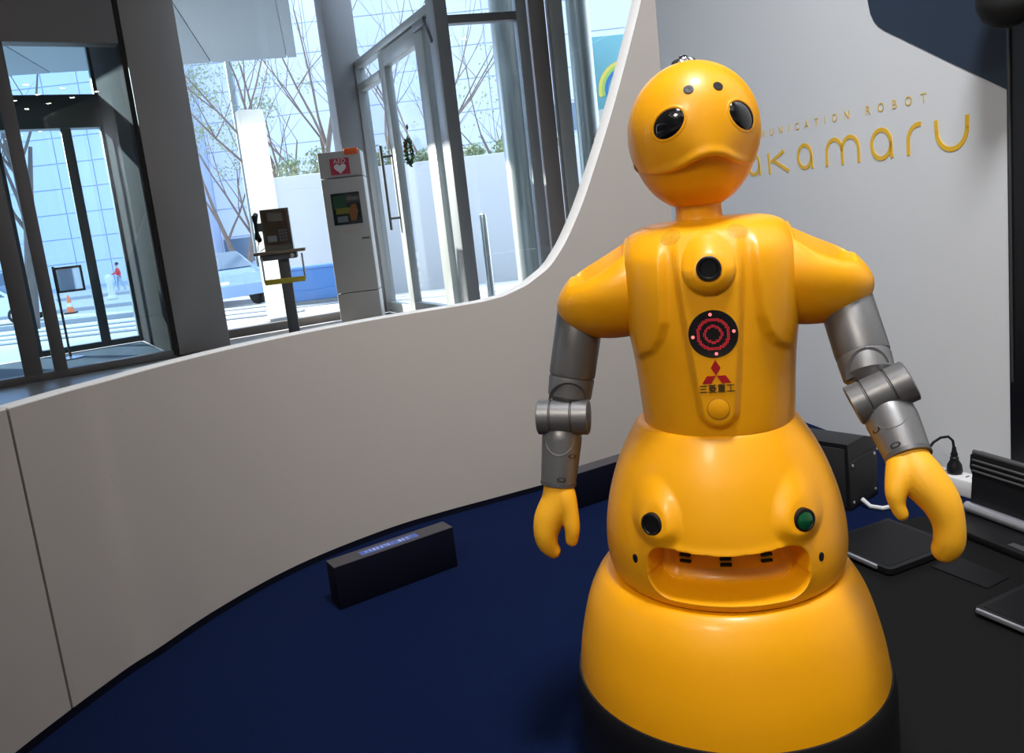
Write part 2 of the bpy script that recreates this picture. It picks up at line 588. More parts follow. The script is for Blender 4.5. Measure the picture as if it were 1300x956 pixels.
def letter(name, strokes):
    b = MB()
    for st in strokes:
        b.stroke(st, LW, 0.0, .0014, lambda a, bb, h: FW(a, bb, h))
    b.build(name, M['logo'], wr, None)


zb, xh = .858, .930
rm = (xh - zb) / 2 + .0


def la(cx, r=.0355):
    cy = zb + .0365
    return [arc(cx, cy, r, 0, 360, 40), [(cx + r, cy + .004), (cx + r + .0008, zb + .006), (cx + r + .004, zb - .004)]]


letter('letter', [[(-3.245, xh), (-3.225, zb + .01)], arc(-3.195, zb + .028, .031, 200, 350, 16), arc(-3.125, zb + .028, .031, 190, 340, 16), [(-3.093, zb + .01), (-3.073, xh)]])
letter('letter', la(-2.953))
letter('letter', [[(-2.852, zb - .004), (-2.855, .925)], [(-2.760, .924), (-2.843, .893)], [(-2.826, .897), (-2.738, zb - .002)]])
letter('letter', la(-2.647))
letter('letter', [[(-2.534, zb - .004), (-2.534, .893)], arc(-2.497, .893, .037, 180, 0, 16), arc(-2.423, .893, .037, 180, 0, 16), [(-2.460, .893), (-2.460, zb - .004)], [(-2.386, .893), (-2.386, zb - .004)]])
letter('letter', la(-2.291, .0385))
letter('letter', [[(-2.187, zb - .004), (-2.187, .893)], arc(-2.147, .890, .040, 180, 78, 14)])
letter('letter', [[(-2.088, .931), (-2.087, .900)], arc(-2.0385, .904, .0485, 180, 360, 24, .0485), [(-1.990, .900), (-1.989, .931)]])
text_mesh('small_lettering', 'COMMUNICATION ROBOT', .0335, M['logo_thin'], wr, lambda x, y, z: FW(-2.118 + x, .9815 + y, .0008 + z), spacing=2.75, align='RIGHT', thick=.0008)

# ------------------------------------------------ entrance (left): window_1, vestibule
w1 = struct_root('window_1')


def bar(name, F, s0, s1, t0, t1, z0, z1, m, parent, b=0.004):
    return MB(F).bbox(s0, s1, t0, t1, z0, z1, b).build(name, m, parent, 30)


def pane(F, s0, s1, t, z0, z1, parent, m='glass'):
    return MB(F).box(s0, s1, t - .004, t + .004, z0, z1).build('pane', M[m], parent, None)


bar('header', FA, -1.2, .262, -.02, .12, 2.385, 3.58, M['brown_dark'], w1)
bar('mullion', FA, -.764, -.645, 0, .09, 0, 2.385, M['brown_dark'], w1)
bar('mullion', FA, -.570, -.482, 0, .09, 0, 2.385, M['brown_dark'], w1)
bar('mullion', FA, -1.2, -1.12, 0, .09, 0, 2.385, M['brown_dark'], w1)
bar('sill', FA, -1.2, .262, 0, .10, -.01, .045, M['brown_dark'], w1)
pane(FA, -.482, .245, .04, .045, 2.385, w1)
pane(FA, -.645, -.570, .04, .045, 2.385, w1)
pane(FA, -1.12, -.764, .04, .045, 2.385, w1)

d1 = struct_root('door_1')                              # outer sliding doors of the vestibule
bar('header', FA, -1.2, .262, 1.62, 1.78, 2.02, 2.315, M['teal_frame'], d1)
bar('stile', FA, -.090, -.006, 1.66, 1.72, 0, 2.02, M['teal_frame'], d1)
bar('stile', FA, -.66, -.58, 1.66, 1.72, 0, 2.02, M['teal_frame'], d1)
bar('stile', FA, .236, .27, 1.64, 1.74, 0, 3.3, M['teal_frame'], d1)
bar('bottom_rail', FA, -.58, -.090, 1.66, 1.72, .0, .055, M['teal_frame'], d1)
bar('bottom_rail', FA, -.006, .236, 1.66, 1.72, .0, .055, M['teal_frame'], d1)
pane(FA, -.58, -.090, 1.69, .055, 2.02, d1, 'glass_teal')
pane(FA, -.006, .236, 1.69, .055, 2.02, d1, 'glass_teal')
pane(FA, -1.2, -.66, 1.69, .0, 2.02, d1, 'glass_teal')
pane(FA, -1.2, .236, 1.69, 2.315, 3.3, d1, 'glass_teal')

t1 = struct_root('trim_1')                              # side of the vestibule, cladding and glass
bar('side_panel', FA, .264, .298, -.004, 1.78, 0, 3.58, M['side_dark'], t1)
bar('side_panel', FA, -1.26, -1.2, .0, 1.78, 0, 3.58, M['brown_metal'], t1)
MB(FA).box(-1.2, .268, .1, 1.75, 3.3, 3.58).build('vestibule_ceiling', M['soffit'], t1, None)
mt = MB(FA).box(-1.15, .24, .14, 1.6, -.012, .002).build('trim_2', M['vest_mat'], None, None)
mt['kind'] = 'structure'

wf = struct_root('wall_front')
bar('pillar_cladding', FA, .302, .70, -.01, .62, 0, 3.58, M['brown_metal'], wf, .006)
bar('panel', FA, -6.1, -1.205, 0, .25, 0, 3.58, M['brown_metal'], wf, .006)

# window_2 with the telephone in front of it
w2 = struct_root('window_2')
bar('sill', FA, .70, 2.10, .53, .63, 0, .075, M['brown_dark'], w2)
bar('jamb', FA, .70, .735, .53, .63, .075, 3.58, M['door_frame'], w2)
bar('mullion', FA, 2.10, 2.394, .50, .68, 0, 3.58, M['grey_frame'], w2)
bar('header', FA, .735, 2.10, .53, .63, 3.45, 3.58, M['grey_frame'], w2)
pane(FA, .735, 2.10, .58, .075, 3.45, w2)

# door_2: swing door with side light and transoms
d2 = struct_root('door_2')
bar('frame_post', FC, -.02, .10, -.05, .05, 0, 2.375, M['door_edge'], d2)
bar('transom', FC, .10, 2.07, -.045, .045, 2.31, 2.375, M['door_frame'], d2)
bar('transom', FC, .10, .745, -.04, .04, 2.095, 2.165, M['door_frame'], d2)
bar('frame_post', FC, 2.0, 2.15, -.05, .05, 0, 3.58, M['door_edge'], d2)
bar('bottom_rail', FC, .10, .745, -.03, .03, 0, .10, M['door_frame'], d2)
pane(FC, .10, .745, .0, .10, 2.095, d2)
pane(FC, .10, .745, .0, 2.165, 2.31, d2)
pane(FC, .0, 2.0, .0, 2.375, 3.58, d2)
pane(FC, 1.84, 2.0, .0, .0, 2.31, d2)
leaf = MB(FC)
leaf.bbox(.75, .89, -.035, .035, .01, 2.295, .004).bbox(1.655, 1.83, -.035, .035, .01, 2.295, .004)
leaf.bbox(.88, 1.66, -.035, .035, 2.165, 2.295, .004).bbox(.88, 1.66, -.035, .035, .01, .14, .004)
leaf.build('door_leaf', M['door_frame'], d2, 30)
pane(FC, .89, 1.655, .0, .14, 2.165, d2)
hb = MB(FC).tube([(.70, -.10, .79), (.70, -.10, 1.53)], .014, 12)
hb.tube([(.70, -.10, 1.43), (.80, -.03, 1.43)], .010, 8).tube([(.70, -.10, .89), (.80, -.03, .89)], .010, 8)
hb.build('pull_handle', M['post'], d2)
MB(FC).bbox(1.70, 1.95, -.06, -.03, 2.24, 2.30, .006).tube([(1.95, -.05, 2.27), (2.05, -.05, 2.10)], .012, 8).build('door_closer', M['grey_frame'], d2)

# window_3: fixed glazing right of the door
w3 = struct_root('window_3')
bar('transom', FD, .0, .60, -.04, .04, 2.205, 2.265, M['grey_frame'], w3)
bar('mullion', FD, .575, .655, -.05, .05, 0, 3.58, M['door_edge'], w3)
bar('side_panel', FD, .69, .815, .02, .10, 0, 3.58, M['brown_metal'], w3)
bar('mullion', FD, .825, .93, -.05, .05, 0, 3.58, M['door_frame'], w3)
bar('mullion', FD, 2.2, 2.3, -.05, .05, 0, 3.58, M['door_frame'], w3)
bar('sill', FD, 0, 2.3, -.04, .04, 0, .06, M['grey_frame'], w3)
pane(FD, .03, .575, .0, .06, 2.205, w3)
pane(FD, .03, .575, .0, 2.265, 3.58, w3)
pane(FD, .93, 2.2, .0, .06, 3.58, w3)
bar('panel', FD, 2.3, 5.5, -.05, .15, 0, 3.58, M['brown_metal'], w3)

# ================================================================== OUTSIDE
def gz(y):
    return min(0.0, max(-1.2, -.0615 * (y - 8.5)))


gr = struct_root('ground')
xs, ys = [-75, -30, -8, 4, 40], [2.2, 4, 6.0, 8.5, 14, 20, 28, 45, 100]
gv = [(x, y, gz(y) - .085 if y < 8.2 else gz(y) - .02) for y in ys for x in xs]
gf = [(r * 5 + c, r * 5 + c + 1, (r + 1) * 5 + c + 1, (r + 1) * 5 + c) for r in range(len(ys) - 1) for c in range(4)]
finish('paving', gv, gf, M['ground'], gr, None)
for k, (y0, w, h, mk) in enumerate(((10.0, .22, .012, 'dark_band'), (12.2, .28, .012, 'dark_band'), (15.5, .3, .02, 'dark_band'), (22.0, .35, .14, 'kerb'), (33.5, .5, .14, 'kerb'), (44.0, .5, .16, 'kerb'))):
    if y0 < 20:
        b = MB().box(-32, 6 if y0 > 14 else -2.6, y0, y0 + w, gz(y0) - .05, gz(y0) - .02 + h)
    else:
        b = MB().box(-60, 20, y0, y0 + w, gz(y0) - .3, gz(y0) - .02 + h)
    b.build('kerb', M[mk], gr, None)  # flat dark bands across the ground and raised kerbs alike

# canopy with its soffit panels
CF, CG = Vector((.977, .214, 0)), Vector((.214, -.977, 0)).normalized()
C0 = Vector((-2.66, 12.18, 0))
FK = frame(C0, CF, CG)
can = thing('entrance_canopy', 'flat pale grey panelled canopy over the pavement outside the glass entrance', 'canopy', (0, 0, 0))
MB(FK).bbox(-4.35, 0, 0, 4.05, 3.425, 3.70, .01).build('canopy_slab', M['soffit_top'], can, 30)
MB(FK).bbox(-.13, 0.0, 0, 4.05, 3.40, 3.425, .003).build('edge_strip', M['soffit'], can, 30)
sp = None
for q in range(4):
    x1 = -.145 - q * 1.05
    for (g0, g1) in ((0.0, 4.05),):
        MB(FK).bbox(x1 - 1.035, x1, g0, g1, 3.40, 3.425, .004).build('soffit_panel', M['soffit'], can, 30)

# white pylon
py = thing('pylon', 'glaring white upright pylon behind the telephone outside the window', 'pylon', (-2.40, 8.42, -.02), R(32))
MB().bbox(-.125, .125, -.07, .07, .03, 2.16, .012).build('body', M['pylon'], py)
MB().bbox(-.15, .15, -.10, .10, 0, .03, .004).build('base_plate', M['kerb'], py)

# garden wall and hedge
gw = tag(MB().bbox(-4.15, 3.6, 14.5, 14.8, -.45, 1.90, .02).build('garden_wall', M['garden_wall'], None, 30),
         'long plain pale garden wall behind the door and cabinet, planting above it', 'wall')


def leaves(name, parent, spots, n, size, m='leaf'):
    rng = np.random.default_rng(len(spots) + n)
    vs, fs = [], []
    for k in range(n):
        c, r = spots[rng.integers(len(spots))]
        d = rng.normal(size=3)
        d /= np.linalg.norm(d)
        p = np.array(c) + d * np.array(r) * rng.random() ** .45
        a = rng.normal(size=3)
        a /= np.linalg.norm(a)
        b = np.cross(a, rng.normal(size=3))
        b /= np.linalg.norm(b)
        s = size * (0.6 + .8 * rng.random())
        i = len(vs)
        vs += [p - a * s, p + b * s * .45, p + a * s, p - b * s * .45]
        fs.append((i, i + 1, i + 2, i + 3))
    o = finish(name, vs, fs, M[m], parent, None)
    o['kind'] = 'stuff'
    return o


def shrub(label, x, y, z, sc, seed):
    t = thing('shrub', label, 'shrub', (x, y, z), 0, 'shrubs above the garden wall')
    rng = random.Random(seed)
    b = MB()
    sp = []
    for k in range(7):
        q = (rng.uniform(-.7, .7) * sc, rng.uniform(-.25, .25), rng.uniform(.25, .75) * sc)
        b.tube([(q[0] * .2, 0, gz(y) - z - .05), (q[0] * .25, 0, -.2), (q[0] * .6, q[1] * .5, q[2] * .5), q], [.03, .02, .014, .006], 6)
        sp.append((q, (.35 * sc, .3, .3 * sc)))
    b.build('stems', M['bark'], t)
    leaves('foliage', t, sp, 900, .040)


shrub('loose green shrub above the garden wall, left of the cabinet', -3.5, 15.55, 1.75, .72, 1)
shrub('green shrub above the garden wall, seen through the side light of the door', -2.25, 15.55, 1.75, .72, 2)
shrub('leafy shrub above the garden wall, seen through the swing door', -1.05, 15.55, 1.75, .5, 3)
shrub('leafy shrub above the garden wall, right of the swing door', -.05, 15.55, 1.75, .60, 4)
shrub('pale shrub above the garden wall, beside the steel column', 1.15, 15.55, 1.75, .5, 5)


def tree(label, x, y, trunks, seed, fol=0, levels=3, rad=.09):
    t = thing('bare_tree', label, 'tree', (x, y, gz(y)), 0, 'street trees outside')
    rng = random.Random(seed)
    tb, bb = MB(), MB()
    tips = []

    def grow(p, d, L, r, lev):
        pts, rs = [p], [r]
        q, v = Vector(p), Vector(d)
        for k in range(4):
            v = (v + Vector((rng.uniform(-.16, .16), rng.uniform(-.16, .16), rng.uniform(-.04, .12)))).normalized()
            q = q + v * L / 4
            pts.append(tuple(q))
            rs.append(r * (1 - .16 * (k + 1)))
        (tb if lev == 0 else bb).tube(pts, rs, 8 if lev == 0 else 5)
        if lev < levels:
            for k in range(3 if lev else 4):
                i = rng.choice((2, 3, 4))
                s = Vector((rng.uniform(-1, 1), rng.uniform(-.7, .7), rng.uniform(.15, .8))).normalized()
                grow(pts[i], tuple((v * .8 + s).normalized()), L * rng.uniform(.5, .72), rs[i] * .62, lev + 1)
        else:
            tips.append(pts[-1])
    for (dx, dz, L) in trunks:
        grow((dx * .08, 0, -.1), (dx, 0, dz), L, rad, 0)
    tb.build('trunk', M['bark'], t)
    bb.build('branches', M['bark'], t)
    if fol:
        leaves('foliage', t, [(p, (.5, .5, .4)) for p in tips], fol, .06)
    return t


tree('bare tree with a fan of trunks behind the telephone and cabinet', -3.85, 16.6, [(-.30, 1, 3.6), (-.12, 1, 4.0), (.06, 1, 4.2), (.25, 1, 3.4)], 11, 0, 3, .10)
tree('twiggy tree with sparse leaves left of the white pylon', -10.2, 31.5, [(-.1, 1, 4.6), (.15, 1, 5.0)], 12, 3600, 3, .13)
tree('bare tree seen through the left sliding doors', -11.9, 20.0, [(.16, 1, 5.2), (.28, 1, 4.6)], 13, 0, 3, .13)
tree('bare tree seen through the glass above the swing door', -2.0, 18.5, [(-.2, 1, 4.2), (.1, 1, 4.8), (.3, 1, 4.0)], 15, 0, 3, .10)
tree('bare tree behind the shrubs right of the swing door', .9, 25.5, [(-.15, 1, 4.6), (.12, 1, 4.2)], 16, 300, 3, .10)

lp = thing('utility_pole', 'slim grey-blue utility pole seen left of the white pylon', 'pole', (-6.6, 21.9, gz(21.9)))
MB().lathe([(.10, 0), (.085, 3.5), (.07, 8.0)], 12).build('pole', M['teal_frame'], lp)
MB().bbox(-.5, .5, -.04, .04, 6.6, 6.7, .01).build('cross_arm', M['teal_frame'], lp)


# far buildings
def building(name, label, x0, x1, y, z0, z1, pw, ph, nx, nz, px0, pz0, m, wins):
    t = thing(name, label, 'building', (0, y, 0))
    MB().box(x0, x1, .08, 14, z0, z1).build('wall', M['tile_joint'], t, None)
    me = None
    for i in range(nx):
        for k in range(nz):
            x, z = px0 + i * pw, pz0 + k * ph
            if (i, k) in wins:
                continue
            if me is None:
                o = MB().bbox(.03, pw - .03, 0, .12, .03, ph - .03, .01).build('panel', m, t, None)
                me = o.data
            else:
                o = bpy.data.objects.new('panel', me)
                COL.objects.link(o)
                o.parent = t
            o.location = (x, random.uniform(-.008, .008), z)
    for (i, k) in wins:
        x, z = px0 + i * pw, pz0 + k * ph
        w = MB().bbox(.05, pw - .05, .02, .10, .05, ph - .05, .01).build('window', M['bldg2'], t, None)
        w.location = (x, 0, z)
        MB().box(.15, pw - .15, 0, .03, .15, ph - .15).build('pane', M['bldg_glass'], w, None)
    return t


building('office_block', 'pale blue panelled office block across the street beyond the left doors', -62, -22, 58, -1.3, 30, 2.5, 1.75, 10, 13, -48.0, -1.0, M['tile'],
         {(4, 0), (9, 1)})
building('office_tower', 'pale grey office building behind the trees and the telephone', -22, -4, 64, -1.3, 34, 3.0, 2.2, 6, 12, -22, -.8, M['tile'],
         {(1, 0), (0, 0)})
building('tower_block', 'blue grey building behind the trees right of the door', -3, 22, 52, -1.3, 16, 3.2, 2.0, 7, 8, -2.8, -.6, M['bldg2'],
         {(2, 3), (4, 3), (5, 5)})


# street things ---------------------------------------------------------
def car(label, loc, rotz, paint, group=None, sx=1.0):
    t = thing('car', label, 'car', loc, rotz, group)
    side = [(-2.1, .35), (-2.1, .75), (-1.95, .88), (-1.3, .95), (-.75, 1.38), (.7, 1.42), (1.35, .98), (2.0, .86), (2.12, .6), (2.08, .32)]
    b = MB()
    for w0, w1, zs in ((-.82, .82, 1.0),):
        b.prism(side, w0, w1, lambda a, z, h: (a * sx, h * (1 - .12 * max(0, z - .9) / .5), z))
    b.build('body', paint, t, 30)
    g = MB()
    for sgn in (-1, 1):
        g.prism([(-1.12, .98), (-.72, 1.32), (-.05, 1.34), (-.05, .98)], sgn * .74, sgn * .795, lambda a, z, h: (a * sx, h, z))
        g.prism([(.03, .98), (.03, 1.34), (.66, 1.34), (1.15, .99)], sgn * .74, sgn * .795, lambda a, z, h: (a * sx, h, z))
    g.build('side_windows', M['bldg_glass'], t, None)
    MB().prism([(.73, 1.38), (1.30, 1.0), (1.36, 1.01), (.76, 1.42)], -.68, .68, lambda a, z, h: (a * sx, h, z)).build('windscreen', M['bldg_glass'], t, None)
    for x in (-1.3, 1.35):
        for s in (-1, 1):
            w = MB().disc_at((x * sx, s * .74, .31), (0, s, 0), [(.22, -.09), (.30, -.08), (.31, 0), (.30, .08), (.2, .10)], 20).build('wheel', M['tyre'], t)
            MB().disc_at((x * sx, s * .845, .31), (0, s, 0), [(.17, -.02), (.18, .0), (.05, .012)], 14).build('hubcap', M['alu'], w)
    lm = MB()
    for s in (-1, 1):
        lm.bbox(1.98 * sx, 2.10 * sx, s * .62 - .16, s * .62 + .16, .60, .72, .02)
    lm.build('headlamps', M['white_plastic'], t)
    return t


car('white car parked beyond the window, left of the white pylon', (-9.35, 25.6, gz(25.6)), R(-40), M['car_white'])
car('silver blue car in front of the white one beyond the window', (-7.95, 21.1, gz(21.1)), R(-40), M['car_blue'])
car('white car on the road at the far left, seen through the doors', (-19.6, 30.4, -1.2), R(4), M['car_white'])


def cone(label, x, y):
    t = thing('traffic_cone', label, 'traffic cone', (x, y, gz(y)), 0)
    MB().lathe([(.17, .03), (.15, .05), (.04, .72), (.02, .74)], 20).build('cone', M['orange'], t)
    MB().bbox(-.2, .2, -.2, .2, -.02, .04, .02).build('foot', M['black'], t)
    MB().lathe([(.122, .26), (.094, .42)], 20).build('band', M['white_plastic'], t)
    return t


cone('orange traffic cone with white band in the gap right of the door mullion', -17.7, 32.5)
cone('red orange traffic cone at the far left beside the white car', -18.6, 30.1 - 2.2)

bo = thing('bollard', 'fat white bollard across the street beside the far kerb', 'bollard', (-19.6, 40.0, -1.2))
MB().lathe([(.26, 0), (.26, .12), (.17, .2), (.15, .75), (.20, .95), (.18, 1.15), (.05, 1.24)], 20).build('body', M['white_plastic'], bo)
MB().lathe([(.165, .55), (.165, .63)], 20).build('band', M['alu'], bo)


def skin_mesh(name, joints, edges, m, parent, levels=1):
    me = bpy.data.meshes.new(name)
    me.from_pydata([j[0] for j in joints], edges, [])
    o = bpy.data.objects.new(name, me)
    COL.objects.link(o)
    md = o.modifiers.new('skin', 'SKIN')
    for i, jn in enumerate(joints):
        v = me.skin_vertices[0].data[i]
        v.radius = (jn[1], jn[1])
        v.use_root = (i == 0)
    sb = o.modifiers.new('sub', 'SUBSURF')
    sb.levels = sb.render_levels = levels
    bpy.context.view_layer.update()
    dg = bpy.context.evaluated_depsgraph_get()
    ev = bpy.data.meshes.new_from_object(o.evaluated_get(dg))
    bpy.data.objects.remove(o)
    ev.name = name
    ev.materials.clear()
    ev.materials.append(m)
    ev.polygons.foreach_set('use_smooth', [True] * len(ev.polygons))
    r = bpy.data.objects.new(name, ev)
    COL.objects.link(r)
    r.parent = parent
    return r


pe = thing('person', 'person in a red jacket and pale trousers walking beyond the road', 'person', (-23.5, 49.2, -1.2), R(-60))
skin_mesh('legs', [((0, 0, .88), .13), ((-.10, 0, .80), .10), ((-.11, -.14, .46), .07), ((-.11, -.10, .07), .05), ((-.11, -.22, .03), .045),
                   ((.10, 0, .80), .10), ((.11, .12, .45), .07), ((.11, .26, .08), .05), ((.11, .16, .03), .045)],
          [(0, 1), (1, 2), (2, 3), (3, 4), (0, 5), (5, 6), (6, 7), (7, 8)], M['grey_cloth'], pe)
skin_mesh('jacket', [((0, 0, .90), .16), ((0, 0, 1.15), .16), ((0, 0, 1.36), .15), ((0, 0, 1.43), .08), ((-.20, 0, 1.34), .08), ((-.28, -.12, 1.10), .06), ((-.30, -.33, 1.02), .045),
                     ((.20, 0, 1.34), .08), ((.27, .10, 1.08), .06), ((.28, .05, .86), .045)],
          [(0, 1), (1, 2), (2, 3), (2, 4), (4, 5), (5, 6), (2, 7), (7, 8), (8, 9)], M['red_coat'], pe)
skin_mesh('head', [((0, 0, 1.44), .05), ((0, -.01, 1.54), .085), ((0, -.015, 1.62), .095), ((0, -.10, 1.56), .025)], [(0, 1), (1, 2), (1, 3)], M['skin'], pe)
MB().lathe([(.10, 1.58), (.112, 1.64), (.09, 1.71), (.03, 1.745)], 16, (0, .02, 0)).build('hair', M['hair'], pe)
skin_mesh('hand', [((-.30, -.33, 1.02), .04), ((-.30, -.40, 1.0), .035), ((-.30, -.45, .98), .02)], [(0, 1), (1, 2)], M['skin'], pe)

# blue boxes by the garden wall
for (lab, x, y, w, h, rz) in (('blue storage box with dark base in front of the garden wall, left of the cabinet', -3.05, 12.9, .80, .60, 4),
                              ('blue crate outside, seen low through the side light of the door', -1.75, 10.6, .46, .74, 8)):
    t = thing('storage_box', lab, 'box', (x, y, gz(y) - .02), R(rz))
    MB().bbox(-w / 2, w / 2, -.25, .25, .10, h, .02).build('body', M['blue_bin'], t)
    MB().bbox(-w / 2 - .01, w / 2 + .01, -.26, .26, 0, .10, .01).build('base', M['bin_dark'], t)
    MB().bbox(-w / 2 - .015, w / 2 + .015, -.265, .265, h, h + .04, .01).build('lid', M['poster_b'], t)

# columns, posts and poster right of the door
st = thing('steel_column', 'large round brushed steel column behind the glazing right of the door', 'column', (.30, 7.65, -.02))
MB().lathe([(.175, 0), (.175, 3.58)], 56).build('shaft', M['steel'], st)
MB().lathe([(.20, 0), (.20, .05), (.178, .06)], 56).build('base_ring', M['grey_frame'], st)
st2 = thing('steel_column', 'slimmer round steel column beside the rainbow poster', 'column', (*FD(1.36, .9, -.02),))
MB().lathe([(.10, 0), (.10, 3.58)], 40).build('shaft', M['steel'], st2)
MB().lathe([(.12, 0), (.12, .05), (.102, .06)], 40).build('base_ring', M['grey_frame'], st2)
for lab, s, t_ in (('short chrome post with domed top just behind the door frame', .105, .92), ('taller looking chrome post with domed top before the pale wall, right of the frame', .335, .92)):
    b = thing('chrome_post', lab, 'post', (*FD(s, t_, -.02),), 0, 'chrome posts outside the door')
    MB().lathe([(.036, .0), (.036, .83), (.030, .855), (.012, .868)], 24).build('shaft', M['chrome'], b)
    MB().lathe([(.055, 0), (.055, .012), (.037, .016)], 24).build('base_flange', M['steel'], b)

po = thing('rainbow_poster', 'teal poster board with a rainbow arc at the top right of the glazing', 'poster', (1.36, 9.0, 1.54), R(4))
MB().bbox(-.19, .33, 0, .03, 0, 1.05, .004).build('board', M['poster_teal'], po, 30)
for k, (r, mk) in enumerate(((.30, 'poster_y'), (.265, 'poster_g'), (.23, 'poster_b'))):
    MB().stroke(arc(.20, .47, r, 60, 190, 24), .035, .001, .004, lambda a, b, h: (a, -h, b)).build('rainbow_band', M[mk], po, None)
MB().prism([(-.17, .04), (.31, .04), (.31, .34), (-.17, .28)], .001, .003, lambda a, b, h: (a, -h, b)).build('lower_field', M['poster_w'], po, None)
MB().box(-.03, .0, .03, .06, -1.56, 1.0).box(.18, .21, .03, .06, -1.56, 1.0).build('stand_legs', M['grey_frame'], po, None)

# sign stand in the vestibule
sg = thing('sign_stand', 'slim dark stand with a pale framed sign board, inside the left vestibule', 'sign', (-3.82, 6.87, .002), R(25))
MB().tube([(0, 0, .01), (0, 0, .80)], .010, 10).build('pole', M['brown_dark'], sg)
MB().lathe([(.10, 0), (.10, .008), (.02, .022)], 28).build('base', M['alu'], sg)
MB().bbox(.0, .018, -.012, .012, .57, .79, .003).bbox(.197, .215, -.012, .012, .57, .79, .003).bbox(.015, .20, -.012, .012, .57, .588, .003).bbox(.015, .20, -.012, .012, .772, .79, .003).build('board_frame', M['brown_dark'], sg)
MB().box(.016, .199, -.003, .003, .586, .774).build('board_face', M['sign_face'], sg, None)

# ================================================================== LOBBY THINGS
# emergency cabinet
ab = thing('defibrillator_cabinet', 'tall grey white AED cabinet with red heart emblem and orange beacon beside the door', 'cabinet', (-1.295, 7.0, -.012), R(3))
MB().bbox(-.182, .182, 0, .26, .01, .30, .006).build('plinth', M['aed_body'], ab)
MB().bbox(-.182, .182, 0, .26, .306, 1.29, .006).build('door', M['aed_body'], ab)
MB().bbox(-.182, .182, 0, .26, 1.296, 1.515, .008).build('head_panel', M['aed_body'], ab)
MB().bbox(.045, .165, -.012, .10, 1.478, 1.532, .012).build('beacon', M['aed_orange'], ab)
MB().box(-.085, .078, -.003, .002, 1.318, 1.455).build('emblem_plate', M['aed_red'], ab, None)
heart = [(0, -.05)]
for k in range(33):
    a = math.pi * (1 - k / 32) * 1.0
hp = []
for k in range(40):
    a = 2 * math.pi * k / 40
    hp.append((.0032 * 16 * math.sin(a) ** 3 - .003, 1.372 + .0030 * (13 * math.cos(a) - 5 * math.cos(2 * a) - 2 * math.cos(3 * a) - math.cos(4 * a))))
MB().prism(hp, .003, .005, lambda a, b, h: (a, -h, b)).build('heart_mark', M['heart'], ab, None)
text_mesh('emblem_letters', 'AED', .052, M['heart'], ab, lambda x, y, z: (x - .003, -.0045 - z, y + 1.414), 1.1)
MB().box(-.12, .14, -.002, .002, 1.300, 1.306).build('print_line', M['print_grey'], ab, None)
wnd = MB().bbox(-.118, .127, -.006, .003, .892, 1.163, .003).build('viewing_window', M['pic_dark'], ab)
MB().box(-.105, .01, -.009, -.005, 1.03, 1.14).build('green_card', M['pic_green'], wnd, None)
MB().box(-.09, .06, -.010, -.0055, .985, 1.035).build('yellow_card', M['pic_yellow'], wnd, None)
MB().prism([(.03, .92), (.075, .92), (.10, 1.0), (.085, 1.06), (.05, 1.06), (.02, 1.0)], .0055, .0105, lambda a, b, h: (a, -h, b)).build('orange_figure', M['pic_orange'], wnd, None)
MB().box(-.085, .005, -.010, -.0055, .915, .965).build('pale_card', M['phone_lcd'], wnd, None)
MB().box(-.05, .09, -.002, .002, .835, .845).box(-.045, .07, -.002, .002, .818, .824).build('tan_print', M['print_tan'], ab, None)
MB().bbox(.10, .165, -.004, .002, .755, .770, .002).build('latch', M['brown_dark'], ab)

# public telephone on its stand
te = thing('telephone_stand', 'low stand with dark shelf, grey post and yellow rail under the public telephone', 'stand', (-1.85, 6.78, -.012), R(12))
MB().bbox(-.21, .20, -.17, .17, .715, .740, .005).build('shelf', M['shelf'], te)
MB().bbox(-.17, .13, -.12, .12, .665, .714, .01).build('under_box', M['post'], te)
MB().bbox(-.035, .055, -.04, .04, .012, .664, .006).build('post', M['post'], te)
MB().bbox(-.16, .17, -.16, .16, 0, .012, .004).build('foot_plate', M['post'], te)
MB().tube([(-.155, -.14, .70), (-.155, -.15, .485)], .008, 8).tube([(.17, -.14, .70), (.17, -.15, .485)], .008, 8).tube([(-.155, -.15, .485), (.17, -.15, .485)], .008, 8).build('guard_rail', M['alu'], te)
MB().bbox(-.155, .17, -.175, -.155, .468, .512, .006).build('yellow_rail', M['yellow_bar'], te)
MB().disc_at((.09, -.125, .69), (0, -1, 0), [(.018, 0), (.018, .006), (.008, .010)], 16).build('lock', M['alu'], te)
tp = thing('public_telephone', 'dark brown public telephone with handset, standing on the low stand', 'telephone', (-1.86, 6.80, .728), R(12))
MB().prism([(-.11, 0), (.10, 0), (.06, .345), (-.06, .345)], -.115, .115, lambda a, b, h: (h, a, b)).build('body', M['phone'], tp, 30)


def tface(u, v, h):                                     # on the sloped front of the telephone
    t_ = v / .345
    return (u, -.11 + .05 * t_ - h, v)


MB().prism([(-.10, .05), (.10, .05), (.10, .33), (-.10, .33)], .0, .006, tface).build('face_plate', M['phone_face'], tp, None)
MB().prism([(-.06, .24), (.06, .24), (.06, .31), (-.06, .31)], .005, .009, tface).build('instruction_card', M['phone'], tp, None)
MB().prism([(-.08, .075), (-.005, .075), (-.005, .125), (-.08, .125)], .005, .010, tface).build('display', M['phone_lcd'], tp, None)
kb = MB()
for ix in range(3):
    for iz in range(4):
        kb.prism([(.015 + ix * .024, .075 + iz * .026), (.033 + ix * .024, .075 + iz * .026), (.033 + ix * .024, .094 + iz * .026), (.015 + ix * .024, .094 + iz * .026)], .005, .012, tface)
kb.build('keypad', M['post'], tp, None)
MB().tube([(-.150, -.05, .31), (-.158, -.085, .29), (-.158, -.10, .24), (-.158, -.10, .17), (-.158, -.085, .12), (-.150, -.05, .10)], [.022, .026, .016, .016, .026, .022], 12).build('handset', M['black'], tp)
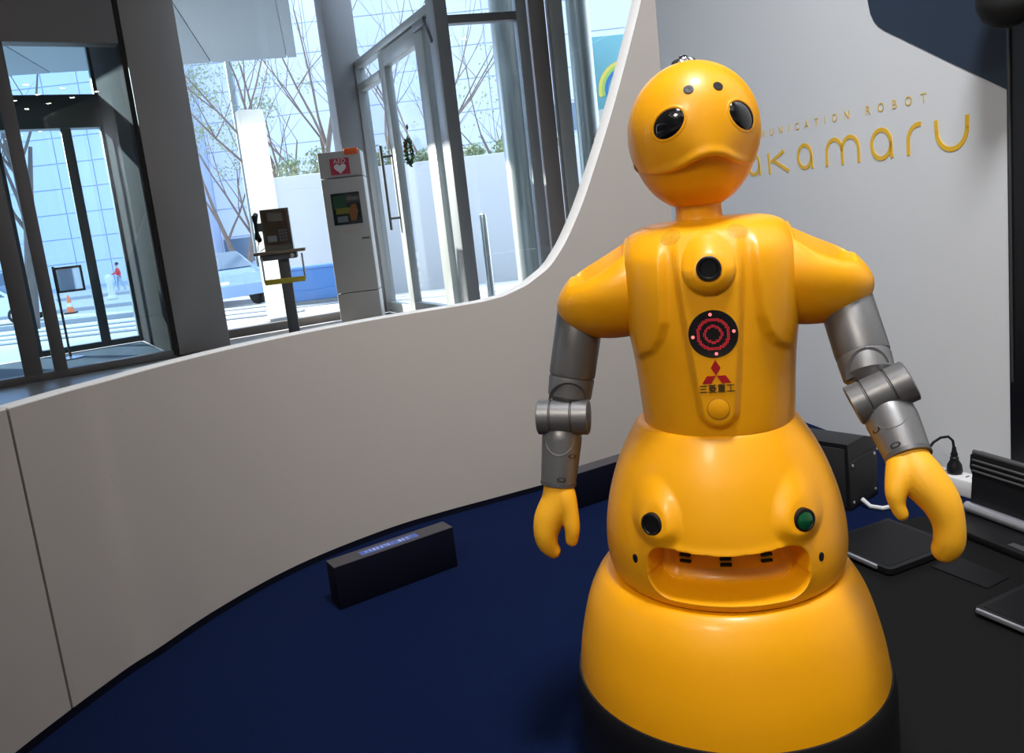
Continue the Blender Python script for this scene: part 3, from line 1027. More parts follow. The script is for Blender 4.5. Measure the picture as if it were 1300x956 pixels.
MB().bbox(-.15, -.112, -.07, .02, .17, .24, .006).build('handset_cradle', M['post'], tp)
MB().tube([(-.15, -.07, .10), (-.165, -.10, .05), (-.17, -.12, .0 + .012), (-.14, -.13, .012), (-.12, -.10, .03)], .004, 8).build('handset_cord', M['black'], tp)

# wreath on the door glass
p = FC(1.25, -.022, 1.41)
wq = thing('door_wreath', 'small oval green and red wreath hanging on the glass door', 'wreath', p, math.atan2(cc.y, cc.x))
ob = MB().tube([(.062 * math.cos(a), -.018, .10 * math.sin(a)) for a in np.linspace(0, 2 * math.pi, 25)], .012, 8)
ob.build('ring', M['wreath_green'], wq)
leaves('greenery', wq, [((.062 * math.cos(a), -.018, .10 * math.sin(a)), (.022, .016, .022)) for a in np.linspace(0, 2 * math.pi, 22)], 260, .016, 'wreath_green')
bb_ = MB()
for a in (2.2, 2.6, 3.0):
    bb_.lathe([(.001, -.013), (.012, -.005), (.012, .005), (.001, .013)], 8, (.066 * math.cos(a), -.034, .10 * math.sin(a)))
bb_.build('red_berries', M['wreath_red'], wq)
MB().disc_at((.0, -.004, .20), (0, -1, 0), [(.022, 0), (.022, .004), (.010, .016)], 4).build('suction_hook', M['post'], wq)
MB().tube([(0, -.012, .195), (0, -.018, .105)], .002, 6).build('cord', M['post'], wq)

# ================================================================== THINGS ON THE STAGE
def block(lab, x, y, rz, label_strip):
    t = thing('floor_block', lab, 'block', (x, y, 0), rz)
    MB().bbox(-.15, .15, -.026, .026, 0, .10, .003).build('body', M['navy_block'], t)
    MB().box(-.149, .149, -.025, .025, .0985, .1006).build('top_plate', mat('block_top', (.055, .050, .058), .5), t, None)
    if label_strip:
        lb = MB().box(-.078, .066, -.013, .011, .1002, .1012).build('label_strip', M['block_label'], t, None)
        rng = random.Random(3)
        b = MB()
        for k in range(13):
            x0 = -.062 + k * .0092
            for q in range(3):
                if rng.random() < .5:
                    yy = rng.uniform(-.008, .004)
                    b.box(x0 - .0028, x0 + .0028, yy, yy + .0014, .1010, .1015)
                else:
                    xx = x0 + rng.uniform(-.0025, .0025)
                    b.box(xx - .0007, xx + .0007, -.008, .005, .1010, .1015)
        b.build('label_marks', M['block_marks'], lb, None)
    return t


block('low navy block with a lit blue label strip on top, on the open carpet', -.33, 1.752, math.atan2(.159, .253), True)
block('plain navy block against the curved wall, half hidden behind the robot', .235, 2.175, math.atan2(.06, .107), False)

# dark mat under the right half of the stage
dm = MB().prism([(.30, .35), (1.55, .35), (1.20, 1.72), (.92, 1.795), (.43, 1.655)], 0, .002, lambda a, b, h: (a, b, h)).build('floor_mat', M['mat_dark'], None, None)
tag(dm, 'thin dark grey mat covering the floor right of the robot', 'mat')


def frame2(o, a):
    a = Vector((a[0], a[1], 0)).normalized()
    b = Vector((-a.y, a.x, 0))
    return frame(Vector(o), a, b)


def slab(lab, corner, ux, length, depth, group):
    """flat black device: near-left corner, direction of the near edge; silver rail on the left edge"""
    ang = math.atan2(ux[1], ux[0])
    t = thing('flat_device', lab, 'device', (corner[0], corner[1], .002), ang, group)
    b = MB()
    r = .014
    poly = [(r * (1 - math.cos(a)), r * (1 - math.sin(a))) for a in np.linspace(0, math.pi / 2, 6)]
    poly = [(r - r * math.cos(a), r - r * math.sin(a)) for a in np.linspace(0, math.pi / 2, 6)]
    poly += [(length - r + r * math.sin(a), r - r * math.cos(a)) for a in np.linspace(0, math.pi / 2, 6)]
    poly += [(length, depth), (0, depth)]
    b.prism(poly, .004, .016, lambda x, y, h: (x, y, h))
    b.build('body', M['black'], t, 30)
    MB().bbox(.012, length - .01, .012, depth - .01, 0, .0045, .001).build('underside', M['black_matte'], t)
    MB().bbox(-.0045, .002, .03, depth - .004, .0075, .0165, .0015).build('silver_edge', M['alu'], t)
    MB().prism([(.012, .012), (length - .012, .012), (length - .012, depth - .01), (.012, depth - .01)], .016, .0166, lambda x, y, h: (x, y, h)).build('top_skin', M['sheet'], t, None)
    return t


slab('flat black device with a silver edge lying beside the robot skirt', (.715, 1.521), (.92, .38), .205, .185, 'flat black devices on the mat')
slab('flat black device with a silver edge, cut off by the right photo border', (.790, 1.345), (.90, .42), .17, .16, 'flat black devices on the mat')
bpy.data.objects['flat_device.001'].location = (.856, 1.205, .002)

shp = [(.813, 1.545), (.864, 1.434), (.925, 1.466), (.884, 1.577)]
sh = MB().prism(shp, .002, .0045, lambda a, b, h: (a, b, h)).build('thin_pad', M['sheet'], None, None)
tag(sh, 'thin black rectangular pad lying flat on the dark mat below the hand', 'pad')

# upright dock at the right border
dk = thing('docking_unit', 'dark upright ribbed unit with a silver bar on a black base, at the right border', 'device', (.946, 1.66, .002), math.atan2(-.953, .303))
# local x runs along the front edge towards the camera, local y towards the wall
MB().bbox(-.075, .36, 0, .10, 0, .018, .004).build('base', M['black'], dk)
MB().bbox(.10, .19, .012, .03, .0175, .0195, .0006).build('vent_plate', M['silver_dark'], dk)
MB().tube([(-.072, .092, .030), (.362, .092, .030)], .0125, 16).build('silver_bar', M['alu'], dk)
bk = MB().prism([(-.070, .020), (.36, .020), (.36, .155), (-.066, .158), (-.078, .150), (-.078, .12), (-.070, .105)], .10, .118, lambda a, b, h: (a, h + (b - .02) * .10, b)).build('back_panel', M['black'], dk, 30)
for k in range(3):
    z = .140 - k * .0125
    MB().bbox(-.070, .355, .0955 + (z - .02) * .1, .102 + (z - .02) * .1, z - .0018, z + .0018, .0006).build('rib', M['silver'], bk)
MB().tube([(-.074, .119, .156), (.36, .119, .156)], .006, 10).build('top_trim', M['silver_dark'], bk)

# black box behind the robot
bx = thing('black_box', 'black boxy loudspeaker with sloping glossy top behind the robot arm', 'speaker', (.79, 1.868, 0), math.atan2(.64, .77))
prof = [(0, 0), (.15, 0), (.15, .132), (.125, .160), (.09, .172), (0, .172)]
MB().prism(prof, .004, .26, lambda a, z, h: (a, h, z)).build('cabinet', M['black'], bx, 30)
MB().bbox(.003, .143, .001, .006, .006, .125, .002).build('end_plate', M['black_matte'], bx)
MB().bbox(-.003, .001, .012, .25, .010, .160, .001).build('grille', M['black_matte'], bx)
for (x, z) in ((.015, .115), (.015, .02), (.13, .115), (.13, .02)):
    MB().disc_at((x, .001, z), (0, -1, 0), [(.004, 0), (.004, .002), (.002, .0025)], 12).build('screw', M['alu'], bx)
MB().disc_at((.02, .10, .172), (0, 0, 1), [(.0022, 0), (.0022, .0012)], 10).build('indicator', M['red_spot'], bx)

# power strip, plug, leads
ps = thing('power_strip', 'white power strip on the carpet by the wall, beside the raised hand', 'power strip', (1.075, 1.945, 0), math.atan2(-.9, .42))
MB().bbox(-.10, .10, -.028, .028, .0, .046, .006).build('body', M['white_plastic'], ps)
so = MB()
for x in (-.06, 0, .06):
    so.box(x - .010, x - .006, -.006, .006, .0455, .0466).box(x + .006, x + .010, -.006, .006, .0455, .0466)
so.build('sockets', M['black'], ps, None)
pg = thing('power_plug', 'black plug and cord standing in the white power strip', 'plug', (1.083, 1.93, .0475))
MB().lathe([(.017, 0), (.019, .006), (.017, .022), (.010, .034), (.0105, .040), (.008, .044), (.0085, .050), (.006, .056), (.0045, .068)], 16).build('plug_body', M['black'], pg)
MB().tube([(0, 0, .064), (-.003, .0, .085), (-.014, 0, .097), (-.035, -.002, .097), (-.055, -.005, .088), (-.09, -.01, .05), (-.13, -.015, -.02), (-.16, -.02, -.04)], .0034, 8).build('cord', M['black'], pg)
wc = MB().tube([(.828, 1.893, .02), (.838, 1.872, .008), (.862, 1.856, .006), (.89, 1.862, .006), (.93, 1.895, .006), (.965, 1.94, .006), (.985, 1.97, .006), (1.0, 2.01, .006)], .0055, 10).build('white_cable', M['white_plastic'], None)
tag(wc, 'loop of white cable on the carpet in front of the black loudspeaker', 'cable')

# black column with lamp at the right border
bc = thing('black_column', 'tall glossy black column with thin metal trims at the right border', 'column', FW(-1.872, 0, 0), math.atan2(wd.y, wd.x))
MB().bbox(0, .42, -.006, .06, 0, 3.2, .002).build('body', M['black'], bc)
for x in (.006, .060):
    MB().bbox(x, x + .006, -.0085, -.0055, .30, 3.15, .001).build('trim_strip', M['silver_dark'], bc)
la_ = thing('black_spotlight', 'round black lamp head mounted on the column at the top right corner', 'lamp', FW(-1.80, 1.145, .075))
MB().lathe([(.001, -.058), (.025, -.053), (.045, -.036), (.056, -.012), (.058, .015), (.058, .12), (.05, .13), (.001, .13)], 32).build('lamp_head', M['black_matte'], la_)
MB().tube([(0, 0, .05), (.06, .014, .05)], .014, 12).build('mounting_arm', M['black_matte'], la_)

# ================================================================== THE ROBOT
rb = thing('humanoid_robot', 'yellow humanoid robot with silver arms and round skirt standing on the carpet', 'robot', (.27, 1.079, .002), R(-13.8))
YE = M['yellow']

# --- skirt
sk = MB().lathe(catmull([(.213, .028), (.217, .06), (.2195, .10), (.2180, .14), (.211, .19), (.196, .247), (.180, .280), (.168, .2935), (.158, .2955), (.12, .2955)], 60), 128, (-.0045, 0, 0)).build('skirt', YE, rb, 40)
MB().lathe([(.19, .0), (.220, .006), (.2245, .03), (.2245, .120), (.2225, .138), (.2200, .145), (.212, .146)], 96, (-.0045, 0, 0)).build('bumper_ring', M['black'], sk, 40)

# --- lower body dome with handle recess
DR = catmull([(.302, .153), (.2975, .1585), (.302, .1625), (.318, .1665), (.34, .168), (.37, .1655), (.41, .157), (.456, .1405), (.50, .1165), (.512, .104), (.514, .08)], 260)
def dome_r(z):
    zz, rr = DR[30:, 0], DR[30:, 1]
    return float(np.interp(z, zz, rr)) * .985


th = np.r_[np.linspace(-1.0, 1.0, 330), np.linspace(1.0, 2 * math.pi - 1.0, 130)[1:-1]]
DX = .0005


def rrect(x, z, x0, x1, z0, z1, c):
    qx = np.abs(x - (x0 + x1) / 2) - ((x1 - x0) / 2 - c)
    qz = np.abs(z - (z0 + z1) / 2) - ((z1 - z0) / 2 - c)
    return np.hypot(np.maximum(qx, 0), np.maximum(qz, 0)) + np.minimum(np.maximum(qx, qz), 0) - c


KN = [(-.0835, .408), (.0915, .408)]
rows = np.r_[DR[:26:6], DR[26:]]
zfine = []
nr, nt_ = len(rows), len(th)
zz = np.repeat(rows[:, 0], nt_)
rr = np.repeat(rows[:, 1], nt_) * .985
tt = np.tile(th, nr)
X = rr * np.sin(tt)
Y = -rr * np.cos(tt)
front = (np.cos(tt) > 0.3)
inner = (np.repeat(np.arange(nr), nt_) < 4)
ztop_edge = .3745 + .9 * X * X
sd = rrect(X, zz - .9 * X * X * (zz > .34), -.099, .101, .3085, .3745, .031)
dep = .050 * sstep(.0005, -.0075, sd) + .010 * sstep(-.0075, -.024, sd)
lip = .0016 * np.exp(-(sd / .006) ** 2)
for (kx, kz) in KN:
    d = np.hypot((X - kx) * 1.03, (zz - kz + .001))
    # rounded boss that points down-forward: longer above than below
    d2 = np.hypot((X - kx), np.where(zz > kz, (zz - kz) * .62, (zz - kz) * 1.0))
    lip = lip + .0125 * sstep(.036, .013, d2)
disp = np.where(front & ~inner, lip - dep, 0)
X2 = X + np.sin(tt) * disp * .35
Y2 = Y - np.cos(tt) * disp
faces = [(i * nt_ + j_, i * nt_ + (j_ + 1) % nt_, (i + 1) * nt_ + (j_ + 1) % nt_, (i + 1) * nt_ + j_) for i in range(nr - 1) for j_ in range(nt_)]
lower = finish('lower_body', np.stack([X2 + DX, Y2, zz], 1), faces, YE, rb, 50)
for (kx, kz), mk, nm in zip(KN, ('black_gloss', 'green_lens'), ('sensor_lens', 'green_button')):
    r_ = dome_r(kz)
    a = math.asin(kx / r_)
    n_ = (math.sin(a) * .8, -math.cos(a), .05)
    p_ = Vector((kx + DX, -r_ * math.cos(a), kz)) + Vector(n_).normalized() * .0105
    MB().disc_at(p_, n_, [(.0148, -.006), (.0148, .0018), (.0130, .0030), (.0118, .0030), (.0112, .0020)], 40).build('lens_ring', M['black'], lower)
    MB().disc_at(p_, n_, [(.0114, -.001), (.0110, .0022), (.007, .0040 if mk == 'green_lens' else .0008), (.001, .0048 if mk == 'green_lens' else .0004)], 36).build(nm, M[mk], lower)
for kx in (-.1155, .1165):
    r_ = dome_r(.352)
    a = math.asin(kx / r_)
    n_ = (math.sin(a), -math.cos(a), 0)
    p_ = Vector((r_ * math.sin(a) + DX, -r_ * math.cos(a), .352))
    MB().disc_at(p_, n_, [(.0062, -.003), (.0060, .0006), (.0045, .0010), (.001, .0006)], 20, sy=.78).build('port', M['black'], lower)
for kx in (-.052, 0, .052):
    for kz in (.3375, .3460):
        r_ = dome_r(kz)
        y_ = -math.sqrt(r_ ** 2 - kx ** 2) + .0595 - abs(kx) * .0
        yaw = math.asin(kx / r_)
        b = MB(lambda x, y, z, kx=kx, y_=y_, kz=kz, yaw=yaw: (kx + DX + x * math.cos(yaw) + y * math.sin(yaw) * -1, y_ + x * math.sin(yaw) + y * math.cos(yaw) - .0035, kz + z + kx * kx * .8))
        b.bbox(-.0075, .0075, -.002, .006, -.0017, .0017, .0012)
        b.build('vent_slot', M['black_matte'], lower)

# --- torso
TR = catmull([(.5085, .092, .096, 2.1), (.5075, .0995, .104, 2.1), (.512, .1015, .1065, 2.1), (.54, .1035, .1075, 2.15), (.575, .1055, .1080, 2.2), (.61, .1085, .1080, 2.3),
              (.64, .1120, .1075, 2.45), (.68, .1145, .1065, 2.6), (.715, .1150, .1045, 2.6), (.740, .1135, .0995, 2.5), (.757, .1095, .0915, 2.35),
              (.769, .1020, .0815, 2.25), (.7765, .0905, .068, 2.15), (.7810, .074, .054, 2.1), (.783, .052, .042, 2.0), (.784, .02, .02, 2.0)], 230)
tth = np.r_[np.linspace(-1.35, 1.35, 330), np.linspace(1.35, 2 * math.pi - 1.35, 120)[1:-1]]
nr, nt_ = len(TR), len(tth)
Zt = np.repeat(TR[:, 0], nt_)
At = np.repeat(TR[:, 1], nt_)
Bt = np.repeat(TR[:, 2], nt_)
Nt = np.repeat(TR[:, 3], nt_)
tt = np.tile(tth, nr)
sx_, cx_ = np.sin(tt), np.cos(tt)
Xt = At * np.sign(sx_) * np.abs(sx_) ** (2 / Nt)
Yt = -Bt * np.sign(cx_) * np.abs(cx_) ** (2 / Nt)
TX = .005


def tongue_w(z):
    return np.interp(z, [.520, .53, .545, .60, .66, .70, .74, .78], [.018, .020, .0215, .0275, .0335, .0365, .0385, .04])


def bz(z):
    return np.interp(z, TR[8:, 0], TR[8:, 2])


def relief(x, z, y, b):
    fw = sstep(.05, .6, -y / np.maximum(b, 1e-4))
    ax = np.abs(x)
    # chest pads left and right, tapering to a point at the outer bottom
    zk = [.585, .596, .604, .612, .622, .638, .660, .700, .740, .775]
    xk = [.150, .122, .102, .085, .071, .0600, .0530, .0505, .0495, .0490]
    xb = np.interp(z, zk, xk)
    sl_ = (np.interp(z + .004, zk, xk) - np.interp(z - .004, zk, xk)) / .008
    dist = (ax - xb) / np.sqrt(1 + sl_ ** 2)
    pad = sstep(-.003, .013, dist) * sstep(.776, .735, z)
    out = .0080 * pad
    # hollow flanks below the pads
    # central tongue: a flat plane with soft edges
    w = tongue_w(z)
    zb_ = .5245
    endc = np.where(z < zb_ + .022, np.hypot(x, (z - (zb_ + .022))) - .0215, ax - w)
    sdt = np.maximum(endc, ax - w)
    tm = sstep(.0065, -.0045, sdt) * sstep(.772, .700, z)
    plane = (b + .0085) + y                            # distance to push outwards (y is negative)
    # camera boss
    rr_ = np.hypot(x, np.where(z > .7255, (z - .7255) * .72, z - .7255))
    bt = np.clip(1 - (rr_ / .0325) ** 2, 0, 1)
    boss = .0155 * np.where(z > .7255, bt ** (.55 + 30 * np.clip(z - .7255, 0, .035)), bt ** .55)
    fl = np.minimum(boss, .0125)
    base = out * (1 - tm) + plane * tm * .98
    # upper chest ridge that flows into the neck
    base = base + .004 * np.exp(-(x / .026) ** 2) * sstep(.69, .74, z) * sstep(.782, .765, z)
    return fw * np.maximum(base, base * 0 + base) + fw * fl


Yt = Yt - relief(Xt, Zt, Yt, Bt)
faces = [(i * nt_ + j_, i * nt_ + (j_ + 1) % nt_, (i + 1) * nt_ + (j_ + 1) % nt_, (i + 1) * nt_ + j_) for i in range(nr - 1) for j_ in range(nt_)]
torso = finish('torso', np.stack([Xt + TX, Yt, Zt], 1), faces, YE, rb, 60)


def ty(z, x=0.0):
    """y of the tongue plane"""
    return -(float(bz(z)) + .0085)


# panel seam lines on the chest sides, top slots
# camera
cy = ty(.7255) - .0152
MB().disc_at((TX, cy, .7265), (0, -1, .03), [(.0150, -.004), (.0150, .0015), (.0138, .0028), (.0118, .0028), (.0105, .0005)], 44).build('camera_ring', M['black'], torso)
MB().disc_at((TX, cy, .7265), (0, -1, .03), [(.0112, -.002), (.0108, .0006), (.007, .0004), (.001, .0002)], 36).build('camera_lens', M['black_gloss'], torso)
# LED matrix
LZ = .6445
ly = ty(LZ)
MB().disc_at((TX, ly, LZ), (0, -1, 0), [(.0300, -.010), (.0300, .0006), (.0293, .0012), (.001, .0012)], 64).build('led_panel', M['black_gloss'], torso)
RR = .0295
b = MB()
pit = RR * .064
for i in range(-15, 16):
    for k in range(-15, 16):
        r_ = math.hypot(i, k) * pit / RR
        if .565 < r_ < .70 or .28 < r_ < .39:
            x, z = i * pit, k * pit
            q = pit * .30
            b.box(TX + x - q, TX + x + q, ly - .0017, ly - .0009, LZ + z - q, LZ + z + q)
b.build('led_dots', M['led'], torso, None)['kind'] = 'stuff'
for a in (5, 95, 185, 275):
    x, z = RR * .84 * math.cos(R(a)), RR * .84 * math.sin(R(a))
    MB().disc_at((TX + x, ly - .001, LZ + z), (0, -1, 0), [(.0021, 0), (.0018, .001), (.0008, .0015)], 14).build('bright_led', M['led_hot'], torso)


def tf(u, v, h):
    return (TX + u, ty(v) - h + .0002, v)


def rhomb(pts):
    MB().prism(pts, -.002, .0007, tf).build('emblem_diamond', M['red_print'], torso, None)


EZ, es = .5925, .0098
hx = es * math.cos(R(60))
hy = es * math.sin(R(60)) 
rhomb([(0, EZ), (.0058, EZ + .0098), (0, EZ + .0196), (-.0058, EZ + .0098)])
rhomb([(-.0006, EZ - .0004), (-.0114, EZ - .0004), (-.0175, EZ - .0100), (-.0062, EZ - .0100)])
rhomb([(.0006, EZ - .0004), (.0114, EZ - .0004), (.0175, EZ - .0100), (.0062, EZ - .0100)])
text_mesh('lettering', '三菱重工', .0118, M['black_print'], torso, lambda x, y, z: tf(x * .93, .5715 + y, .0006 + z), 1.0, 'CENTER', .0006)
# bottom button
MB().disc_at((TX, ty(.5495), .5495), (0, -1, 0), [(.0138, -.002), (.0138, .0005), (.0131, .0006), (.0131, -.001)], 48).build('button_groove', M['seam'], torso)
MB().disc_at((TX, ty(.5495), .5495), (0, -1, 0), [(.0130, -.002), (.0130, .0004), (.0122, .0008), (.001, .0010)], 48).build('button', YE, torso)


# find a point on the torso surface by nearest vertex
TV = np.stack([Xt + TX, Yt, Zt], 1)


def tnear(x, z):
    msk = Yt < 0
    d = (TV[:, 0] - x) ** 2 + (TV[:, 2] - z) ** 2 + (~msk) * 9
    i = int(np.argmin(d))
    return Vector(TV[i])


def tnorm(x, z):
    a, b_ = tnear(x + .006, z), tnear(x - .006, z)
    c, d = tnear(x, z + .005), tnear(x, z - .005)
    n_ = (a - b_).cross(c - d)
    return n_.normalized() if n_.y < 0 else -n_.normalized()


for gx in (-.0385, .0435):
    gz_ = .7655
    p0 = tnear(gx, gz_)
    n_ = tnorm(gx, gz_)
    b = MB()
    u = Vector((1, 0, 0))
    u = (u - n_ * u.dot(n_)).normalized()
    v = n_.cross(u)
    for ring in range(6):
        cnt = 1 if ring == 0 else ring * 6
        for k in range(cnt):
            a = 2 * math.pi * k / cnt
            q = p0 + u * (ring * .0024 * math.cos(a)) + v * (ring * .0024 * math.sin(a))
            s = tnear(q.x, q.z)
            q = Vector((q.x, s.y, q.z)) if abs(s.y - q.y) < .006 else q
            b.disc_at(q, n_, [(.00060, -.001), (.00060, .0004)], 6)
    b.build('speaker_grille', M['seam'], torso, None)['kind'] = 'stuff'
# little dark slots on top of the shoulders
for sx in (-1, 1):
    MB().tube([(TX + sx * .060, .024, .7805), (TX + sx * .078, .024, .7775), (TX + sx * .092, .024, .7725)], .0016, 8, True, .4).build('top_slot', M['black'], torso)

# --- neck
MB().lathe([(.034, .776), (.0315, .783), (.0303, .79), (.0303, .82), (.03, .84)], 48, (TX - .0065, 0, 0)).build('neck', YE, rb)

# --- head
HC = Vector((-.0012, 0.0, .8955))
PSI = R(12.6)
RX, RZ = .0862, .0918
ED = [(0, -21.0), (8, -22.0), (14, -24.2), (21, -27.6), (33, -31.4), (45, -33.4), (60, -33.6), (75, -31.8), (84, -31.0), (91, -34), (99, -41), (110, -45), (140, -46), (180, -46)]


def edge_e(ph):
    a = np.abs((ph + 180) % 360 - 180)
    return np.interp(a, [q[0] for q in ED], [q[1] for q in ED])


def hpos(ph, el, sc):
    ph, el = R(ph), R(el)
    return Vector((HC.x + RX * sc * math.cos(el) * math.sin(ph + PSI), HC.y - RX * sc * math.cos(el) * math.cos(ph + PSI), HC.z + RZ * sc * math.sin(el)))


NP = 240
phs = np.linspace(-180, 180, NP, endpoint=False)
ks = np.array([edge_e(p_) for p_ in phs])
k3 = np.array([1, 2, 3, 4, 3, 2, 1]) / 16.0
ks = np.convolve(np.r_[ks[-3:], ks, ks[:3]], k3, 'valid')


def hscale(ph, el, ee):
    a = (ph + 180) % 360 - 180
    d = el - ee
    s = 1.0 + .085 * math.exp(-(a / 27.0) ** 2) * math.exp(-(max(d - 2.0, 0) / 15.0) ** 1.6)
    s += .030 * math.exp(-(a / 70.0) ** 4) * math.exp(-(max(d - 3.0, 0) / 3.6) ** 2)
    s -= .030 * math.exp(-(a / 95.0) ** 4) * float(sstep(2.6, -.2, d))
    return s


rings = []
ds = np.r_[np.linspace(0, 14, 28), np.linspace(15, 125, 56)]
for sc in (.90, .955, .985):
    rings.append([hpos(p_, k_ + (.2 if sc > .95 else 1.0), hscale(p_, k_, k_) * sc) for p_, k_ in zip(phs, ks)])
for d in ds:
    rings.append([hpos(p_, min(k_ + d * (90 - k_) / 125.0, 89.8), hscale(p_, k_ + d * (90 - k_) / 125.0, k_)) for p_, k_ in zip(phs, ks)])
helmet = MB().rings([[tuple(q) for q in r_] for r_ in rings], False, True).build('head_shell', YE, rb, 50)
# jaw
rings = []
for el in np.linspace(-88, 22, 44):
    rings.append([tuple(HC + Vector((.0815 * math.cos(R(el)) * math.sin(R(p_)), -.0815 * math.cos(R(el)) * math.cos(R(p_)), .0925 * math.sin(R(el)) - .0085))) for p_ in np.linspace(0, 360, 120, endpoint=False)])
MB().rings(rings).build('jaw', YE, rb, 60)


def hdir(ph, el):
    ph, el = R(ph), R(el)
    return Vector((math.cos(el) * math.sin(ph + PSI), -math.cos(el) * math.cos(ph + PSI), math.sin(el)))


def hsurf(d, sc):
    d = d.normalized()
    return Vector((HC.x + RX * sc * d.x, HC.y + RX * sc * d.y, HC.z + RZ * sc * d.z))


def eye(sgn):
    d0 = hdir(sgn * 32.8, 6.0)
    t_ = Vector((math.cos(R(sgn * 32.8) + PSI), math.sin(R(sgn * 32.8) + PSI), 0))
    w_ = d0.cross(t_)
    if w_.z < 0:
        w_ = -w_
    tl = R(27)
    L = t_ * (-sgn) * math.cos(tl) + w_ * math.sin(tl)
    S = d0.cross(L)
    a, b_ = .268, .190
    n = 56
    rings = []
    for q in (1.0, .97, .92, .8, .62, .4, .2, .02):
        rings.append([tuple(hsurf(d0 + L * (a * q * math.cos(2 * math.pi * k / n)) + S * (b_ * q * math.sin(2 * math.pi * k / n)), .985 + .058 * math.sqrt(max(0, 1 - q * q)))) for k in range(n)])
    MB().rings(rings).build('eye', M['black_gloss'], helmet, 60)
    rings = []
    for q, sc in ((1.16, .998), (1.11, 1.0065), (1.05, 1.0095), (1.0, 1.006), (.985, .99)):
        rings.append([tuple(hsurf(d0 + L * (a * q * math.cos(2 * math.pi * k / n)) + S * (b_ * (q + (q - 1) * .5) * math.sin(2 * math.pi * k / n)), sc)) for k in range(n)])
    MB().rings(rings, False, False).build('eye_rim', YE, helmet, 60)


eye(-1)
eye(1)
for sgn in (-1, 1):
    d0 = hdir(sgn * 14.2, 31.0)
    MB().disc_at(hsurf(d0, 1.0), d0, [(.0064, -.003), (.0062, .0006), (.0045, .0008), (.001, .0004)], 28).build('brow_sensor', M['black'], helmet)
# crown sensor
b = MB().disc_at(HC + Vector((-.006, .012, .0885)), (-.06, .12, 1), [(.0165, -.003), (.0165, .0045), (.0150, .0068), (.010, .0088), (.006, .0096), (.001, .0098)], 36)
b.build('crown_sensor', M['chrome'], helmet)
MB().disc_at(HC + Vector((-.0058, .0130, .0976)), (-.06, .12, 1), [(.0062, -.001), (.0055, .003), (.003, .0045), (.0008, .005)], 24).build('crown_lens', M['black_gloss'], helmet)
# jaw hinge screws
for sgn in (-1, 1):
    d0 = hdir(sgn * 91, -24)
    MB().disc_at(hsurf(d0, .985), d0, [(.006, -.004), (.006, .002), (.003, .003)], 18).build('hinge_cap', M['seam'], helmet)


# --- shoulder caps
def shoulder(sgn, tipx, tipy, tipz, dz, k):
    NS, NA = 64, 120
    x0, y0, z0 = TX + sgn * .1035, .004, .7000
    rings = []
    for i in range(NS + 1):
        s = i / NS
        u = 1 - (1 - s) ** 1.6                          # denser rings at the tip
        f = max(1e-3, (1 - u ** 2.1)) ** .55
        cx_, cy_, cz_ = x0 + (tipx - x0) * u, y0 + (tipy - y0) * u, z0 + (tipz - z0) * u ** 1.2
        ring = []
        for q in range(NA):
            a = 2 * math.pi * q / NA
            hz = .0690 * f
            if math.cos(a) > 0:
                hz *= 1 - .22 * u - .10 * math.sin(math.pi * min(1, u * 1.3))
            hy = .073 * f ** .95
            zz_ = math.cos(a) * hz
            yy_ = math.sin(a) * hy                      # a=0 top, +90 rear
            aa = (math.degrees(a) + 180) % 360 - 180
            # scooped opening in the top of the cap, its front rim lower than the rear one
            m_ = float(sstep(.03, .12, u) * sstep(.80, .52, u) * sstep(24, 17, aa) * sstep(-46, -37, aa))
            zz_ -= .030 * m_
            rim = float(sstep(.03, .35, u) * sstep(.9, .5, u) * sstep(-75, -42, aa) * sstep(-5, -40, aa))
            zz_ -= .006 * rim
            ring.append((cx_, cy_ + yy_, cz_ + zz_))
        rings.append(ring)
    o = MB().rings(rings).build('shoulder_cap', YE, rb, 55)
    # seam ring against the torso
    ring = []
    MB().rings([[(x0 + sgn * .002 + sgn * h, y0 + math.sin(2 * math.pi * q / 72) * .073 * r_, z0 + math.cos(2 * math.pi * q / 72) * .069 * r_) for q in range(72)]
                for h, r_ in ((-.012, .93), (-.012, .985), (.0, .985), (.0, .93))], False, False).build('seam_ring', M['seam'], o)
    return o


shoulder(-1, -.2055, -.004, .681, 0, 1)
shoulder(1, .2105, -.014, .681, 0, 1)


